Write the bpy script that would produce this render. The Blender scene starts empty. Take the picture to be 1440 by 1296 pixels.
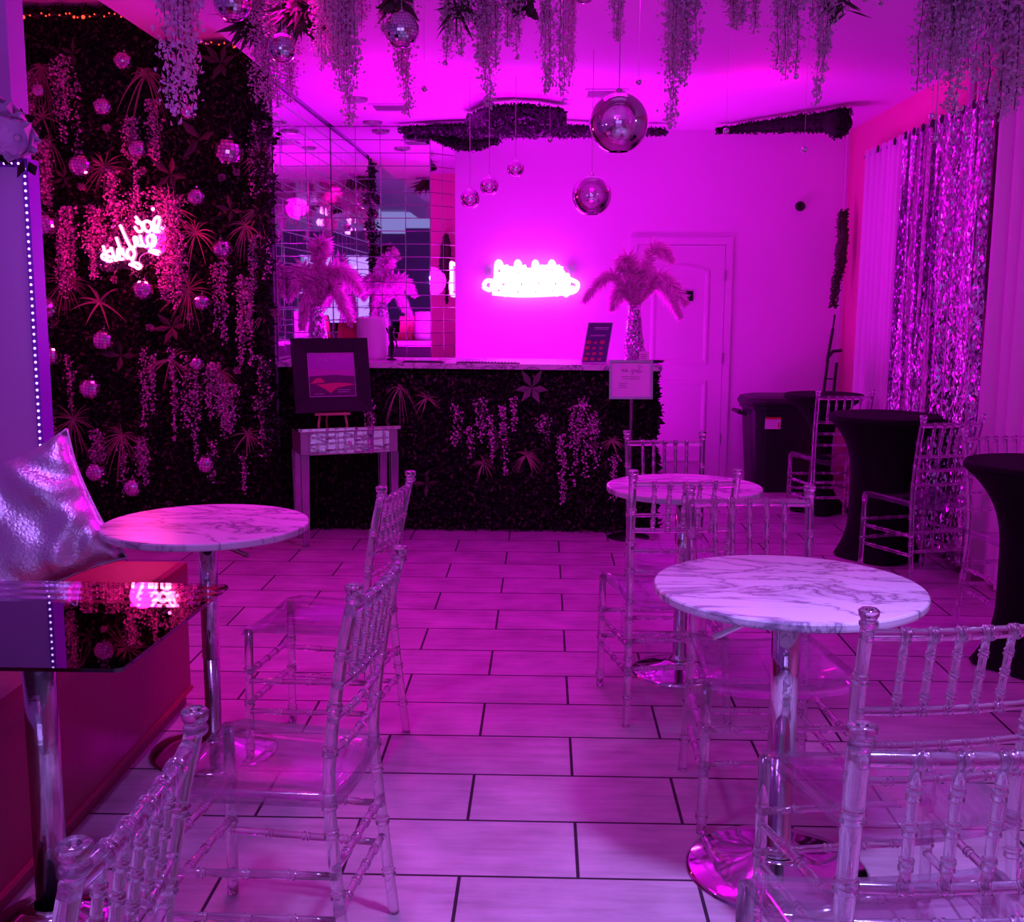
import bpy, bmesh, math, random
from mathutils import Vector, Matrix
C = bpy.context.scene.collection
sc = bpy.context.scene
PI = math.pi
rnd = random.Random(7)

# ------------------------------------------------------------------ camera
CF = Vector((-.028, .989, -.1455)).normalized()
FPX, CZ = 1551.4, 1.474
_yaw, _pit, _rol = -.02838, .146, .00478
F0 = Vector((math.sin(_yaw)*math.cos(_pit), math.cos(_yaw)*math.cos(_pit), -math.sin(_pit)))
R0 = Vector((math.cos(_yaw), -math.sin(_yaw), 0)); U0 = R0.cross(F0)
RR = R0*math.cos(_rol)+U0*math.sin(_rol); UU = RR.cross(F0)
cd = bpy.data.cameras.new('camera'); cam = bpy.data.objects.new('camera', cd); C.objects.link(cam)
cd.sensor_fit = 'HORIZONTAL'; cd.sensor_width = 36; cd.lens = 36*FPX/1440
cam.matrix_world = Matrix(((RR.x, UU.x, -F0.x, 0), (RR.y, UU.y, -F0.y, 0), (RR.z, UU.z, -F0.z, CZ), (0, 0, 0, 1)))
cd.clip_start = .05; sc.camera = cam

def ray(x, y): return F0+RR*((x-720)/FPX)-UU*((y-648)/FPX)
def at(x, y, Y):
    d = ray(x, y); t = Y/d.y; return Vector((d.x*t, Y, CZ+d.z*t))
def onz(x, y, z=0.):
    d = ray(x, y); t = (z-CZ)/d.z; return Vector((d.x*t, d.y*t, z))

# ------------------------------------------------------------------ materials
MATS = {}
def pm(name, col=(.5, .5, .5), rough=.5, metal=0., em=None, es=0., spec=.5, trans=0., ior=1.45, sheen=0., bump=None, alpha=1.):
    m = bpy.data.materials.new(name); m.use_nodes = True
    nt = m.node_tree; b = nt.nodes['Principled BSDF']
    b.inputs['Base Color'].default_value = (*col, 1); b.inputs['Roughness'].default_value = rough
    b.inputs['Metallic'].default_value = metal; b.inputs['Specular IOR Level'].default_value = spec
    b.inputs['Transmission Weight'].default_value = trans; b.inputs['IOR'].default_value = ior
    b.inputs['Sheen Weight'].default_value = sheen; b.inputs['Alpha'].default_value = alpha
    if em: b.inputs['Emission Color'].default_value = (*em, 1); b.inputs['Emission Strength'].default_value = es
    if bump:
        sc_, st, ty = bump
        tc = nt.nodes.new('ShaderNodeTexCoord')
        n = nt.nodes.new('ShaderNodeTexNoise' if ty == 'noise' else 'ShaderNodeTexVoronoi')
        n.inputs['Scale'].default_value = sc_
        bp = nt.nodes.new('ShaderNodeBump'); bp.inputs['Strength'].default_value = st; bp.inputs['Distance'].default_value = .01
        nt.links.new(tc.outputs['Object'], n.inputs['Vector']); nt.links.new(n.outputs[0], bp.inputs['Height'])
        nt.links.new(bp.outputs['Normal'], b.inputs['Normal'])
    MATS[name] = m
    return m
def nodes(m): return m.node_tree.nodes, m.node_tree.links, m.node_tree.nodes['Principled BSDF']
def noise_col(m, c1, c2, scale=5, detail=5, p0=.35, p1=.65, vec=(1, 1, 1), coord='Object', dist=0.):
    N, L, b = nodes(m)
    tc = N.new('ShaderNodeTexCoord'); mp = N.new('ShaderNodeMapping'); mp.inputs['Scale'].default_value = vec
    n = N.new('ShaderNodeTexNoise'); n.inputs['Scale'].default_value = scale; n.inputs['Detail'].default_value = detail
    n.inputs['Distortion'].default_value = dist
    r = N.new('ShaderNodeValToRGB'); r.color_ramp.elements[0].position = p0; r.color_ramp.elements[1].position = p1
    r.color_ramp.elements[0].color = (*c1, 1); r.color_ramp.elements[1].color = (*c2, 1)
    L.new(tc.outputs[coord], mp.inputs[0]); L.new(mp.outputs[0], n.inputs['Vector']); L.new(n.outputs[0], r.inputs[0])
    L.new(r.outputs[0], b.inputs['Base Color'])
    return r

pm('wall_paint', (.84, .5, .85), .55, bump=(60, .15, 'noise'))
pm('pink_wall', (.86, .25, .42), .6, bump=(45, .3, 'noise'))
pm('left_paint', (.76, .55, .92), .6)
pm('ceiling_paint', (.85, .52, .87), .7)
pm('door_paint', (.8, .5, .8), .4)
pm('black_plastic', (.008, .008, .011), .4)
pm('black_matte', (.008, .008, .01), .6)
pm('spandex', (.004, .003, .005), .8, spec=.2)
pm('chrome', (.8, .8, .82), .08, 1.)
pm('steel_scratch', (.62, .6, .62), .16, 1., bump=(90, .05, 'noise'))
pm('mirror', (.93, .93, .95), .015, 1.)

pm('mirror_facet', (.9, .88, .9), .06, 1.)
pm('mirror_bevel', (.9, .9, .95), .15, 1.)
pm('grout', (.1, .09, .1), .8)
pm('red_vinyl', (.3, .008, .07), .38, bump=(35, .12, 'noise'))
pm('leaf_dark', (.016, .03, .016), .65, spec=.15)
pm('leaf_mid', (.07, .08, .045), .5, spec=.3)
pm('leaf_pale', (.14, .2, .12), .5, spec=.3)
pm('grass_blade', (.3, .2, .15), .45)
pm('blossom', (.72, .5, .62), .7)
pm('blossom_dim', (.4, .17, .3), .7)
pm('blossom_white', (.7, .5, .72), .7)
pm('vine', (.06, .08, .04), .6)
pm('backing', (.004, .006, .004), .9)
pm('quill', (.8, .5, .6), .6)
pm('paper', (.8, .78, .8), .6)
pm('ink', (.12, .1, .14), .7)
pm('wood', (.55, .33, .2), .5)
pm('frame_black', (.006, .004, .009), .5, spec=.25)
pm('menu_dark', (.07, .02, .16), .4)
pm('rear_wall', (.3, .2, .4), .6)
pm('frame_pink', (.45, .04, .1), .35)
pm('frame_silver', (.5, .46, .52), .3, .8)
pm('poster_sky', (.3, .07, .36), .25)
pm('poster_sky_low', (.38, .06, .32), .25)
pm('poster_dune', (.5, .03, .1), .3)
pm('poster_dark', (.05, .01, .05), .3)
pm('poster_line', (.6, .5, .65), .3)
pm('shade_white', (.85, .8, .85), .8)
pm('rubber', (.01, .01, .01), .7)
pm('glitter_dark', (.3, .28, .32), .3, .7)
pm('label', (.8, .7, .75), .5)
pm('label_red', (.6, .03, .05), .5)
pm('thread', (.5, .4, .5), .5)
pm('neon_white', (1, .6, 1), .4, em=(1., .075, 1.), es=13.5)
pm('neon_pink', (1, .5, .7), .4, em=(1., .1, .32), es=14)
pm('red_led', (1, .1, .05), .4, em=(1., .03, .012), es=5)
pm('led_violet', (.7, .6, 1), .4, em=(.8, .45, 1.), es=3)
pm('bulb', (1, .8, 1), .4, em=(1., .12, 1.), es=9)
pm('magenta_tube', (1, .5, 1), .4, em=(.85, .012, 1.), es=16)
pm('acrylic_sheet', (.9, .9, .95), .05)

# bumpy glitter
def glitter(name, col, scale, rough=.25, lo=.05):
    m = pm(name, col, rough, .9); N, L, b = nodes(m)
    tc = N.new('ShaderNodeTexCoord'); v = N.new('ShaderNodeTexVoronoi'); v.inputs['Scale'].default_value = scale
    L.new(tc.outputs['Object'], v.inputs['Vector'])
    sub = N.new('ShaderNodeVectorMath'); sub.operation = 'SUBTRACT'; sub.inputs[1].default_value = (.5, .5, .5)
    sca = N.new('ShaderNodeVectorMath'); sca.operation = 'SCALE'; sca.inputs['Scale'].default_value = 1.1
    add = N.new('ShaderNodeVectorMath'); add.operation = 'ADD'; nrm = N.new('ShaderNodeVectorMath'); nrm.operation = 'NORMALIZE'
    g = N.new('ShaderNodeNewGeometry')
    L.new(v.outputs['Color'], sub.inputs[0]); L.new(sub.outputs[0], sca.inputs[0]); L.new(sca.outputs[0], add.inputs[0])
    L.new(g.outputs['Normal'], add.inputs[1]); L.new(add.outputs[0], nrm.inputs[0]); L.new(nrm.outputs[0], b.inputs['Normal'])
    return m
glitter('glitter', (.62, .58, .68), 95, .2)
m = glitter('sequin', (.55, .5, .6), 115, .22); N, L, b = nodes(m)
v = [n for n in N if n.type == 'TEX_VORONOI'][0]; tc = [n for n in N if n.type == 'TEX_COORD'][0]
mp = N.new('ShaderNodeMapping'); mp.inputs['Scale'].default_value = (1, 1.3, .5); L.new(tc.outputs['Object'], mp.inputs[0]); L.new(mp.outputs[0], v.inputs['Vector'])
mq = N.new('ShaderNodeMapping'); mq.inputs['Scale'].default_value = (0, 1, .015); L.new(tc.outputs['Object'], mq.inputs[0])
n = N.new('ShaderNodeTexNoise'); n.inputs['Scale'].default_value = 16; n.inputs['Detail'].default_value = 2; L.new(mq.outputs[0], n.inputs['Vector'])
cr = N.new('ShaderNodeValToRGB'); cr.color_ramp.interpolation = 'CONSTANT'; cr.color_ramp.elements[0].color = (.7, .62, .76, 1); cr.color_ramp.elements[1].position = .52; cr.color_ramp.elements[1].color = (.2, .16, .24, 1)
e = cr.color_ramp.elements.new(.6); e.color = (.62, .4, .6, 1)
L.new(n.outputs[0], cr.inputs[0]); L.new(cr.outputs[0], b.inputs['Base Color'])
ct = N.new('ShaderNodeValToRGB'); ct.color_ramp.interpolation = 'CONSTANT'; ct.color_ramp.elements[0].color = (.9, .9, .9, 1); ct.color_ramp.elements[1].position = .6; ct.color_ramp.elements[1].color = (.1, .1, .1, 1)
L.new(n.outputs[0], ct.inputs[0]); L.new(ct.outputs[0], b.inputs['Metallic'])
glitter('dark_sparkle', (.07, .04, .08), 55, .4)

# acrylic: clear plastic, part straight-through and part refracting
def acrylic(name, tint, mixfac, gloss=.07):
    m = bpy.data.materials.new(name); m.use_nodes = True; nt = m.node_tree; nt.nodes.clear()
    o = nt.nodes.new('ShaderNodeOutputMaterial'); g = nt.nodes.new('ShaderNodeBsdfGlass'); t = nt.nodes.new('ShaderNodeBsdfTransparent')
    mx = nt.nodes.new('ShaderNodeMixShader'); g.inputs['IOR'].default_value = 1.46; g.inputs['Roughness'].default_value = .0
    g.inputs['Color'].default_value = (*tint, 1); t.inputs['Color'].default_value = (*tint, 1); mx.inputs[0].default_value = mixfac
    nt.links.new(t.outputs[0], mx.inputs[1]); nt.links.new(g.outputs[0], mx.inputs[2])
    gl = nt.nodes.new('ShaderNodeBsdfGlossy'); gl.inputs['Roughness'].default_value = .12; m2 = nt.nodes.new('ShaderNodeMixShader'); m2.inputs[0].default_value = gloss
    nt.links.new(mx.outputs[0], m2.inputs[1]); nt.links.new(gl.outputs[0], m2.inputs[2]); nt.links.new(m2.outputs[0], o.inputs['Surface'])
    MATS[name] = m
    return m
acrylic('acrylic', (.98, .965, .99), .88, .09)
acrylic('acrylic_seat', (.95, .92, .98), .3, .1)
def sheet(name, tint, r=.02, mul=1.0, gl=(1, 1, 1)):
    # thin pane: transparent plus fresnel gloss
    m = bpy.data.materials.new(name); m.use_nodes = True; nt = m.node_tree; nt.nodes.clear()
    o = nt.nodes.new('ShaderNodeOutputMaterial'); g = nt.nodes.new('ShaderNodeBsdfGlossy'); t = nt.nodes.new('ShaderNodeBsdfTransparent')
    f = nt.nodes.new('ShaderNodeFresnel'); f.inputs['IOR'].default_value = 1.7
    ml = nt.nodes.new('ShaderNodeMath'); ml.operation = 'MULTIPLY'; ml.inputs[1].default_value = mul; ml.use_clamp = True
    mx = nt.nodes.new('ShaderNodeMixShader'); g.inputs['Roughness'].default_value = r; t.inputs['Color'].default_value = (*tint, 1)
    g.inputs['Color'].default_value = (*gl, 1)
    nt.links.new(f.outputs[0], ml.inputs[0]); nt.links.new(ml.outputs[0], mx.inputs[0])
    nt.links.new(t.outputs[0], mx.inputs[1]); nt.links.new(g.outputs[0], mx.inputs[2]); nt.links.new(mx.outputs[0], o.inputs['Surface'])
    MATS[name] = m
sheet('table_glass', (.93, .84, .94), .01, 1.25)
sheet('clear_pane', (.95, .95, .95), .02, 1.)
sheet('globe_mirror', (.9, .8, .9), .015, 1., (.95, .85, .95))
_m = MATS['globe_mirror'].node_tree; [n for n in _m.nodes if n.type == 'MATH'][0].operation = 'ADD'; [n for n in _m.nodes if n.type == 'MATH'][0].inputs[1].default_value = .5
# sheer curtain: diffuse + translucent + a bit transparent
def sheer(name, col, tr):
    m = bpy.data.materials.new(name); m.use_nodes = True; nt = m.node_tree; nt.nodes.clear()
    o = nt.nodes.new('ShaderNodeOutputMaterial'); d = nt.nodes.new('ShaderNodeBsdfDiffuse'); t = nt.nodes.new('ShaderNodeBsdfTransparent'); s = nt.nodes.new('ShaderNodeBsdfTranslucent')
    d.inputs[0].default_value = (*col, 1); s.inputs[0].default_value = (*col, 1)
    a = nt.nodes.new('ShaderNodeMixShader'); a.inputs[0].default_value = .25; b = nt.nodes.new('ShaderNodeMixShader'); b.inputs[0].default_value = tr
    L = nt.links; L.new(d.outputs[0], a.inputs[1]); L.new(s.outputs[0], a.inputs[2]); L.new(a.outputs[0], b.inputs[1]); L.new(t.outputs[0], b.inputs[2]); L.new(b.outputs[0], o.inputs['Surface'])
    MATS[name] = m
sheer('sheer', (.88, .84, .92), .08)
sheer('feather_soft', (.99, .5, .9), .0)

# floor tiles
def floor_mat():
    m = pm('floor_tile', (.5, .45, .47), .3); N, L, b = nodes(m)
    tc = N.new('ShaderNodeTexCoord'); mp = N.new('ShaderNodeMapping')
    TW, TD = .612, .3075
    X0, Y0 = .1, 6.654
    mp.inputs['Location'].default_value = (-(X0 % TW)+TW*10+TW*.5*FL_SH, -(Y0-TD*22)+TD*20, 0)
    br = N.new('ShaderNodeTexBrick'); br.offset = .5; br.inputs['Scale'].default_value = 1
    br.inputs['Brick Width'].default_value = TW; br.inputs['Row Height'].default_value = TD; br.inputs['Mortar Size'].default_value = .0048
    br.inputs['Mortar Smooth'].default_value = .1
    br.inputs['Color1'].default_value = (.60, .54, .57, 1); br.inputs['Color2'].default_value = (.52, .46, .49, 1); br.inputs['Mortar'].default_value = (.035, .02, .035, 1)
    L.new(tc.outputs['Object'], mp.inputs[0]); L.new(mp.outputs[0], br.inputs['Vector'])
    mp2 = N.new('ShaderNodeMapping'); mp2.inputs['Scale'].default_value = (1.2, 9, 1)
    n = N.new('ShaderNodeTexNoise'); n.inputs['Scale'].default_value = 3.2; n.inputs['Detail'].default_value = 8; n.inputs['Roughness'].default_value = .65
    L.new(tc.outputs['Object'], mp2.inputs[0]); L.new(mp2.outputs[0], n.inputs['Vector'])
    n2 = N.new('ShaderNodeTexNoise'); n2.inputs['Scale'].default_value = 5; n2.inputs['Detail'].default_value = 5; L.new(tc.outputs['Object'], n2.inputs['Vector'])
    av = N.new('ShaderNodeMath'); av.operation = 'ADD'; L.new(n.outputs[0], av.inputs[0]); L.new(n2.outputs[0], av.inputs[1])
    mr = N.new('ShaderNodeMapRange'); mr.inputs['From Min'].default_value = .7; mr.inputs['From Max'].default_value = 1.3; mr.inputs['To Min'].default_value = .68; mr.inputs['To Max'].default_value = 1.12
    L.new(av.outputs[0], mr.inputs[0])
    mx = N.new('ShaderNodeMix'); mx.data_type = 'RGBA'; mx.blend_type = 'MULTIPLY'; mx.inputs[0].default_value = 1
    L.new(br.outputs['Color'], mx.inputs[6]); L.new(mr.outputs[0], mx.inputs[7]); L.new(mx.outputs[2], b.inputs['Base Color'])
    rr = N.new('ShaderNodeMapRange'); rr.inputs['To Min'].default_value = .27; rr.inputs['To Max'].default_value = .8; L.new(br.outputs['Fac'], rr.inputs[0])
    L.new(rr.outputs[0], b.inputs['Roughness'])
    bp = N.new('ShaderNodeBump'); bp.invert = True; bp.inputs['Strength'].default_value = .6; bp.inputs['Distance'].default_value = .003
    L.new(br.outputs['Fac'], bp.inputs['Height']); L.new(bp.outputs['Normal'], b.inputs['Normal'])
FL_SH = 0
floor_mat()

def marble(name, base, vein, sc1=2.2, stretch=(1, 3, 1)):
    m = pm(name, base, .22); N, L, b = nodes(m)
    tc = N.new('ShaderNodeTexCoord'); mp = N.new('ShaderNodeMapping'); mp.inputs['Scale'].default_value = stretch; mp.inputs['Rotation'].default_value = (0, 0, .25)
    w = N.new('ShaderNodeTexNoise'); w.inputs['Scale'].default_value = sc1; w.inputs['Detail'].default_value = 8; w.inputs['Roughness'].default_value = .6; w.inputs['Distortion'].default_value = .9
    ab = N.new('ShaderNodeMath'); ab.operation = 'SUBTRACT'; ab.inputs[1].default_value = .5
    a2 = N.new('ShaderNodeMath'); a2.operation = 'ABSOLUTE'
    r = N.new('ShaderNodeValToRGB'); r.color_ramp.elements[0].position = 0; r.color_ramp.elements[0].color = (*vein, 1)
    r.color_ramp.elements[1].position = .05; r.color_ramp.elements[1].color = (*base, 1)
    e = r.color_ramp.elements.new(.016); e.color = (*[(v+bb*1.6)/2.6 for v, bb in zip(vein, base)], 1)
    L.new(tc.outputs['Object'], mp.inputs[0]); L.new(mp.outputs[0], w.inputs['Vector']); L.new(w.outputs[0], ab.inputs[0]); L.new(ab.outputs[0], a2.inputs[0]); L.new(a2.outputs[0], r.inputs[0])
    L.new(r.outputs[0], b.inputs['Base Color'])
marble('marble', (.8, .78, .82), (.22, .18, .27))
marble('marble_slab', (.72, .68, .74), (.15, .1, .18), 3.5, (1.5, 1, 3))

# silver crinkled fabric
m = pm('silver_fabric', (.75, .73, .8), .32, .75); N, L, b = nodes(m)
tc = N.new('ShaderNodeTexCoord'); v = N.new('ShaderNodeTexVoronoi'); v.inputs['Scale'].default_value = 70; v.feature = 'DISTANCE_TO_EDGE'
n = N.new('ShaderNodeTexNoise'); n.inputs['Scale'].default_value = 11; n.inputs['Detail'].default_value = 7
mu = N.new('ShaderNodeMath'); mu.operation = 'MULTIPLY_ADD'; mu.inputs[1].default_value = .35; L.new(tc.outputs['Object'], v.inputs['Vector']); L.new(tc.outputs['Object'], n.inputs['Vector'])
L.new(v.outputs[0], mu.inputs[0]); L.new(n.outputs[0], mu.inputs[2])
bp = N.new('ShaderNodeBump'); bp.inputs['Strength'].default_value = .35; bp.inputs['Distance'].default_value = .012; L.new(mu.outputs[0], bp.inputs['Height']); L.new(bp.outputs[0], b.inputs['Normal'])

# ------------------------------------------------------------------ mesh helpers
def obj(name, bm, mat, parent=None, smooth=False, mats=None):
    me = bpy.data.meshes.new(name); bm.to_mesh(me); bm.free()
    for mm in (mats or [mat]): me.materials.append(MATS[mm] if isinstance(mm, str) else mm)
    if smooth:
        for p in me.polygons: p.use_smooth = True
    o = bpy.data.objects.new(name, me); C.objects.link(o)
    if parent: o.parent = parent
    return o
def tag(o, label, cat, group=None, kind=None):
    if label: o['label'] = label
    if cat: o['category'] = cat
    if group: o['group'] = group
    if kind: o['kind'] = kind
    return o
def thing(name, label, cat, loc=(0, 0, 0), rz=0., group=None, kind=None):
    o = bpy.data.objects.new(name, None); C.objects.link(o); o.location = loc; o.rotation_euler = (0, 0, rz); o.empty_display_size = .05
    return tag(o, label, cat, group, kind)
def struct(name, bm, mat, **k):
    o = obj(name, bm, mat, **k); o['kind'] = 'structure'; return o
def copy_tree(root, loc=None, rz=None, label=None, scale=None):
    r = root.copy(); C.objects.link(r)
    if loc is not None: r.location = loc
    if rz is not None: r.rotation_euler = (0, 0, rz)
    if label: r['label'] = label
    if scale: r.scale = scale
    for ch in list(root.children):
        c = ch.copy(); C.objects.link(c); c.parent = r
        for g in list(ch.children):
            d = g.copy(); C.objects.link(d); d.parent = c
    return r
def box(bm, x0, x1, y0, y1, z0, z1, M=None, mi=0):
    vs = [Vector((x, y, z)) for x in (x0, x1) for y in (y0, y1) for z in (z0, z1)]
    if M: vs = [M @ v for v in vs]
    v = [bm.verts.new(p) for p in vs]
    for f in ((0, 1, 3, 2), (4, 6, 7, 5), (0, 4, 5, 1), (2, 3, 7, 6), (0, 2, 6, 4), (1, 5, 7, 3)):
        fc = bm.faces.new([v[i] for i in f]); fc.material_index = mi
    return v
def bx(x0, x1, y0, y1, z0, z1, M=None, bev=0):
    bm = bmesh.new(); box(bm, x0, x1, y0, y1, z0, z1, M)
    if bev:
        bmesh.ops.bevel(bm, geom=bm.edges[:], offset=bev, segments=2, affect='EDGES', profile=.7)
    return bm
def lathe(bm, prof, seg=32, c=(0, 0, 0), M=None):
    c = Vector(c); rings = []
    for r, z in prof:
        if r < 1e-5:
            p = c+Vector((0, 0, z)); rings.append([bm.verts.new(M @ p if M else p)])
        else:
            ring = []
            for i in range(seg):
                a = 2*PI*i/seg; p = c+Vector((r*math.cos(a), r*math.sin(a), z)); ring.append(bm.verts.new(M @ p if M else p))
            rings.append(ring)
    for a, b_ in zip(rings, rings[1:]):
        if len(a) == 1 and len(b_) == 1: continue
        for i in range(seg):
            j = (i+1) % seg
            if len(a) == 1: bm.faces.new((a[0], b_[i], b_[j]))
            elif len(b_) == 1: bm.faces.new((a[j], a[i], b_[0]))
            else: bm.faces.new((a[i], a[j], b_[j], b_[i]))
    if len(rings[0]) > 1: bm.faces.new(rings[0][::-1])
    if len(rings[-1]) > 1: bm.faces.new(rings[-1])
def tube(bm, pts, rad, seg=8, cap=True):
    pts = [Vector(p) for p in pts]; n = len(pts)
    rf = rad if callable(rad) else (lambda i: rad)
    t0 = (pts[1]-pts[0]).normalized(); up = Vector((0, 0, 1)) if abs(t0.z) < .9 else Vector((1, 0, 0))
    nx = t0.cross(up).normalized(); rings = []
    for i, p in enumerate(pts):
        t = (pts[min(i+1, n-1)]-pts[max(i-1, 0)]).normalized()
        nx = (nx-t*nx.dot(t)).normalized(); ny = t.cross(nx); r = rf(i)
        rings.append([bm.verts.new(p+(nx*math.cos(2*PI*k/seg)+ny*math.sin(2*PI*k/seg))*r) for k in range(seg)])
    for a, b_ in zip(rings, rings[1:]):
        for k in range(seg):
            j = (k+1) % seg; bm.faces.new((a[k], a[j], b_[j], b_[k]))
    if cap: bm.faces.new(rings[0][::-1]); bm.faces.new(rings[-1])
def spline(pts, n=8):
    pts = [Vector(p) for p in pts]; P = [pts[0]]+pts+[pts[-1]]; out = []
    for i in range(1, len(P)-2):
        for k in range(n):
            t = k/n; a, b_, c, d = P[i-1], P[i], P[i+1], P[i+2]
            out.append(.5*((2*b_)+(c-a)*t+(2*a-5*b_+4*c-d)*t*t+(3*b_-a-3*c+d)*t**3))
    out.append(pts[-1]); return out
def sphere(bm, c, r, u=24, v=14, sz=1.):
    c = Vector(c); prof = [(r*math.sin(PI*i/v), -r*math.cos(PI*i/v)*sz) for i in range(v+1)]
    prof[0] = (0, -r*sz); prof[-1] = (0, r*sz)
    lathe(bm, prof, u, c)
def bamboo(pts, r, knots, seg=10, bulge=1.28, kw=.0048):
    """a turned rod: constant tube with double bead rings at given arc fractions"""
    pts = spline(pts, 8) if len(pts) > 2 else [Vector(p) for p in pts]
    ln = [0]
    for a, b_ in zip(pts, pts[1:]): ln.append(ln[-1]+(b_-a).length)
    T = ln[-1]
    def pos(s):
        s = max(0, min(T, s))
        for i in range(1, len(ln)):
            if s <= ln[i]+1e-9:
                f = (s-ln[i-1])/max(1e-9, ln[i]-ln[i-1]); return pts[i-1].lerp(pts[i], f)
        return pts[-1]
    ss = [(s, 1.) for s in ln]
    for k in knots:
        s = k*T
        ss = [q for q in ss if abs(q[0]-s) > kw*2.2]
        ss += [(s-kw*2.1, 1.), (s-kw*1.75, 1.02), (s-kw*1.5, bulge), (s-kw*.8, bulge), (s-kw*.5, 1.04), (s+kw*.5, 1.04), (s+kw*.8, bulge), (s+kw*1.5, bulge), (s+kw*1.75, 1.02), (s+kw*2.1, 1.)]
    ss = sorted([q for q in ss if 0 <= q[0] <= T]); out = []
    for q in ss:
        if not out or q[0]-out[-1][0] > 1e-4: out.append(q)
    bm = bmesh.new(); tube(bm, [pos(q[0]) for q in out], lambda i: r*out[i][1], seg)
    return bm
def join(*bms):
    b0 = bms[0]
    for b_ in bms[1:]:
        me = bpy.data.meshes.new('t'); b_.to_mesh(me); b0.from_mesh(me); b_.free(); bpy.data.meshes.remove(me)
    return b0

# ------------------------------------------------------------------ room shell
XL, XR, YB, YF = -3.35, 2.4, 9.05, -4.6
ZC, ZM, ZL = 2.8, 2.99, 3.2
XM = -1.69                       # side mirror wall plane
struct('floor', bx(XL-.1, XR+.1, YF-.1, YB+.1, -.1, 0), 'floor_tile')
struct('ceiling', bx(-1.66, XR+.1, YF-.1, YB+.1, ZC, ZC+.5), 'ceiling_paint')
bm = bmesh.new(); box(bm, -2.32, -1.661, YF-.1, YB+.1, ZM, ZM+.31); box(bm, XL-.1, -2.321, YF-.1, YB+.1, ZL, ZL+.1)
struct('ceiling_bay', bm, 'ceiling_paint')
struct('wall_back', bx(XL-.1, XR+.1, YB, YB+.1, 0, ZL), 'wall_paint')
struct('wall_right', bx(XR, XR+.1, YF, YB, 0, ZC), 'pink_wall')
struct('wall_left', bx(XL-.1, XL, YF, YB, 0, ZL), 'left_paint')
struct('wall_mirror_side', bx(-1.86, XM-.008, 7.02, YB-.001, 0, ZM-.002), 'left_paint')
# front wall (behind the camera) with a shop window
bm = bmesh.new(); box(bm, XL, XR, YF-.1, YF, 0, .5); box(bm, XL, XR, YF-.1, YF, 2.3, ZC-.001); box(bm, XL, -2.2, YF-.1, YF, .5, 2.3); box(bm, 1.6, XR, YF-.1, YF, .5, 2.3); box(bm, -.45, -.25, YF-.1, YF, .5, 2.3)
struct('wall_front', bm, 'rear_wall')
struct('window_1', bx(-2.2, -.45, YF-.06, YF-.05, .5, 2.3), 'clear_pane')
struct('window_2', bx(-.25, 1.6, YF-.06, YF-.05, .5, 2.3), 'clear_pane')
# near left pilaster
pa = at(10, 0, 4.6); pb = at(17, 160, 4.6)
struct('wall_pilaster', bx(-3.3, pb.x, 4.6, 4.75, 0, ZL-.002), 'left_paint')

# mirror tile cladding: bevelled subway mirrors
def mirror_tiles(name, p0, du, nu, nv, w, h, z0, nrm, parent=None, jitter=.003):
    bm = bmesh.new(); du = Vector(du).normalized(); nrm = Vector(nrm).normalized(); up = Vector((0, 0, 1)); g = .0013; bv = .0022; r = random.Random(3)
    for j in range(nv):
        for i in range(nu):
            c = Vector(p0)+du*(w*(i+.5))+up*(z0+h*(j+.5)); a, b_ = w/2-g, h/2-g
            tx, ty = r.uniform(-jitter, jitter), r.uniform(-jitter, jitter)
            def P(s, t, d): return c+du*s+up*t+nrm*(d+s*tx+t*ty)
            o = [bm.verts.new(P(s, t, .001)) for s, t in ((-a, -b_), (a, -b_), (a, b_), (-a, b_))]
            q = [bm.verts.new(P(s, t, .0035)) for s, t in ((-a+bv, -b_+bv), (a-bv, -b_+bv), (a-bv, b_-bv), (-a+bv, b_-bv))]
            f = bm.faces.new(q); f.material_index = 0
            for k in range(4):
                f = bm.faces.new((o[k], o[(k+1) % 4], q[(k+1) % 4], q[k])); f.material_index = 1
    bmesh.ops.recalc_face_normals(bm, faces=bm.faces[:])
    return obj(name, bm, None, parent, mats=['mirror', 'mirror_bevel'])
mt = mirror_tiles('wall_mirror_tiles', (XM, 7.0, 0), (0, 1, 0), 10, 28, .2, .0999, 0, (1, 0, 0)); mt['kind'] = 'structure'
xa = at(605, 300, 8.86).x; xb = at(640, 300, 9.045).x
mt = mirror_tiles('wall_mirror_tiles_back', (XM+.005, 8.86, 0), (1, 0, 0), 4, 28, (xa-XM-.005)/4, .0999, 0, (0, -1, 0)); mt['kind'] = 'structure'
dv = Vector((xb-xa, .185, 0)); L_ = dv.length; nn = Vector((dv.y, -dv.x, 0)).normalized()
mt = mirror_tiles('wall_mirror_tiles_return', (xa, 8.86, 0), dv, 2, 28, L_/2, .0999, 0, nn); mt['kind'] = 'structure'
bm = bmesh.new()
f = [bm.verts.new((x, y, z)) for z in (0, 2.798) for x, y in ((XM+.002, 8.862), (xa, 8.862), (xb-.002, 9.048), (XM+.002, 9.048))]
for q in ((0, 3, 2, 1), (4, 5, 6, 7), (0, 1, 5, 4), (1, 2, 6, 5), (2, 3, 7, 6), (3, 0, 4, 7)): bm.faces.new([f[i] for i in q])
struct('wall_mirror_backing', bm, 'grout')

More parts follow.
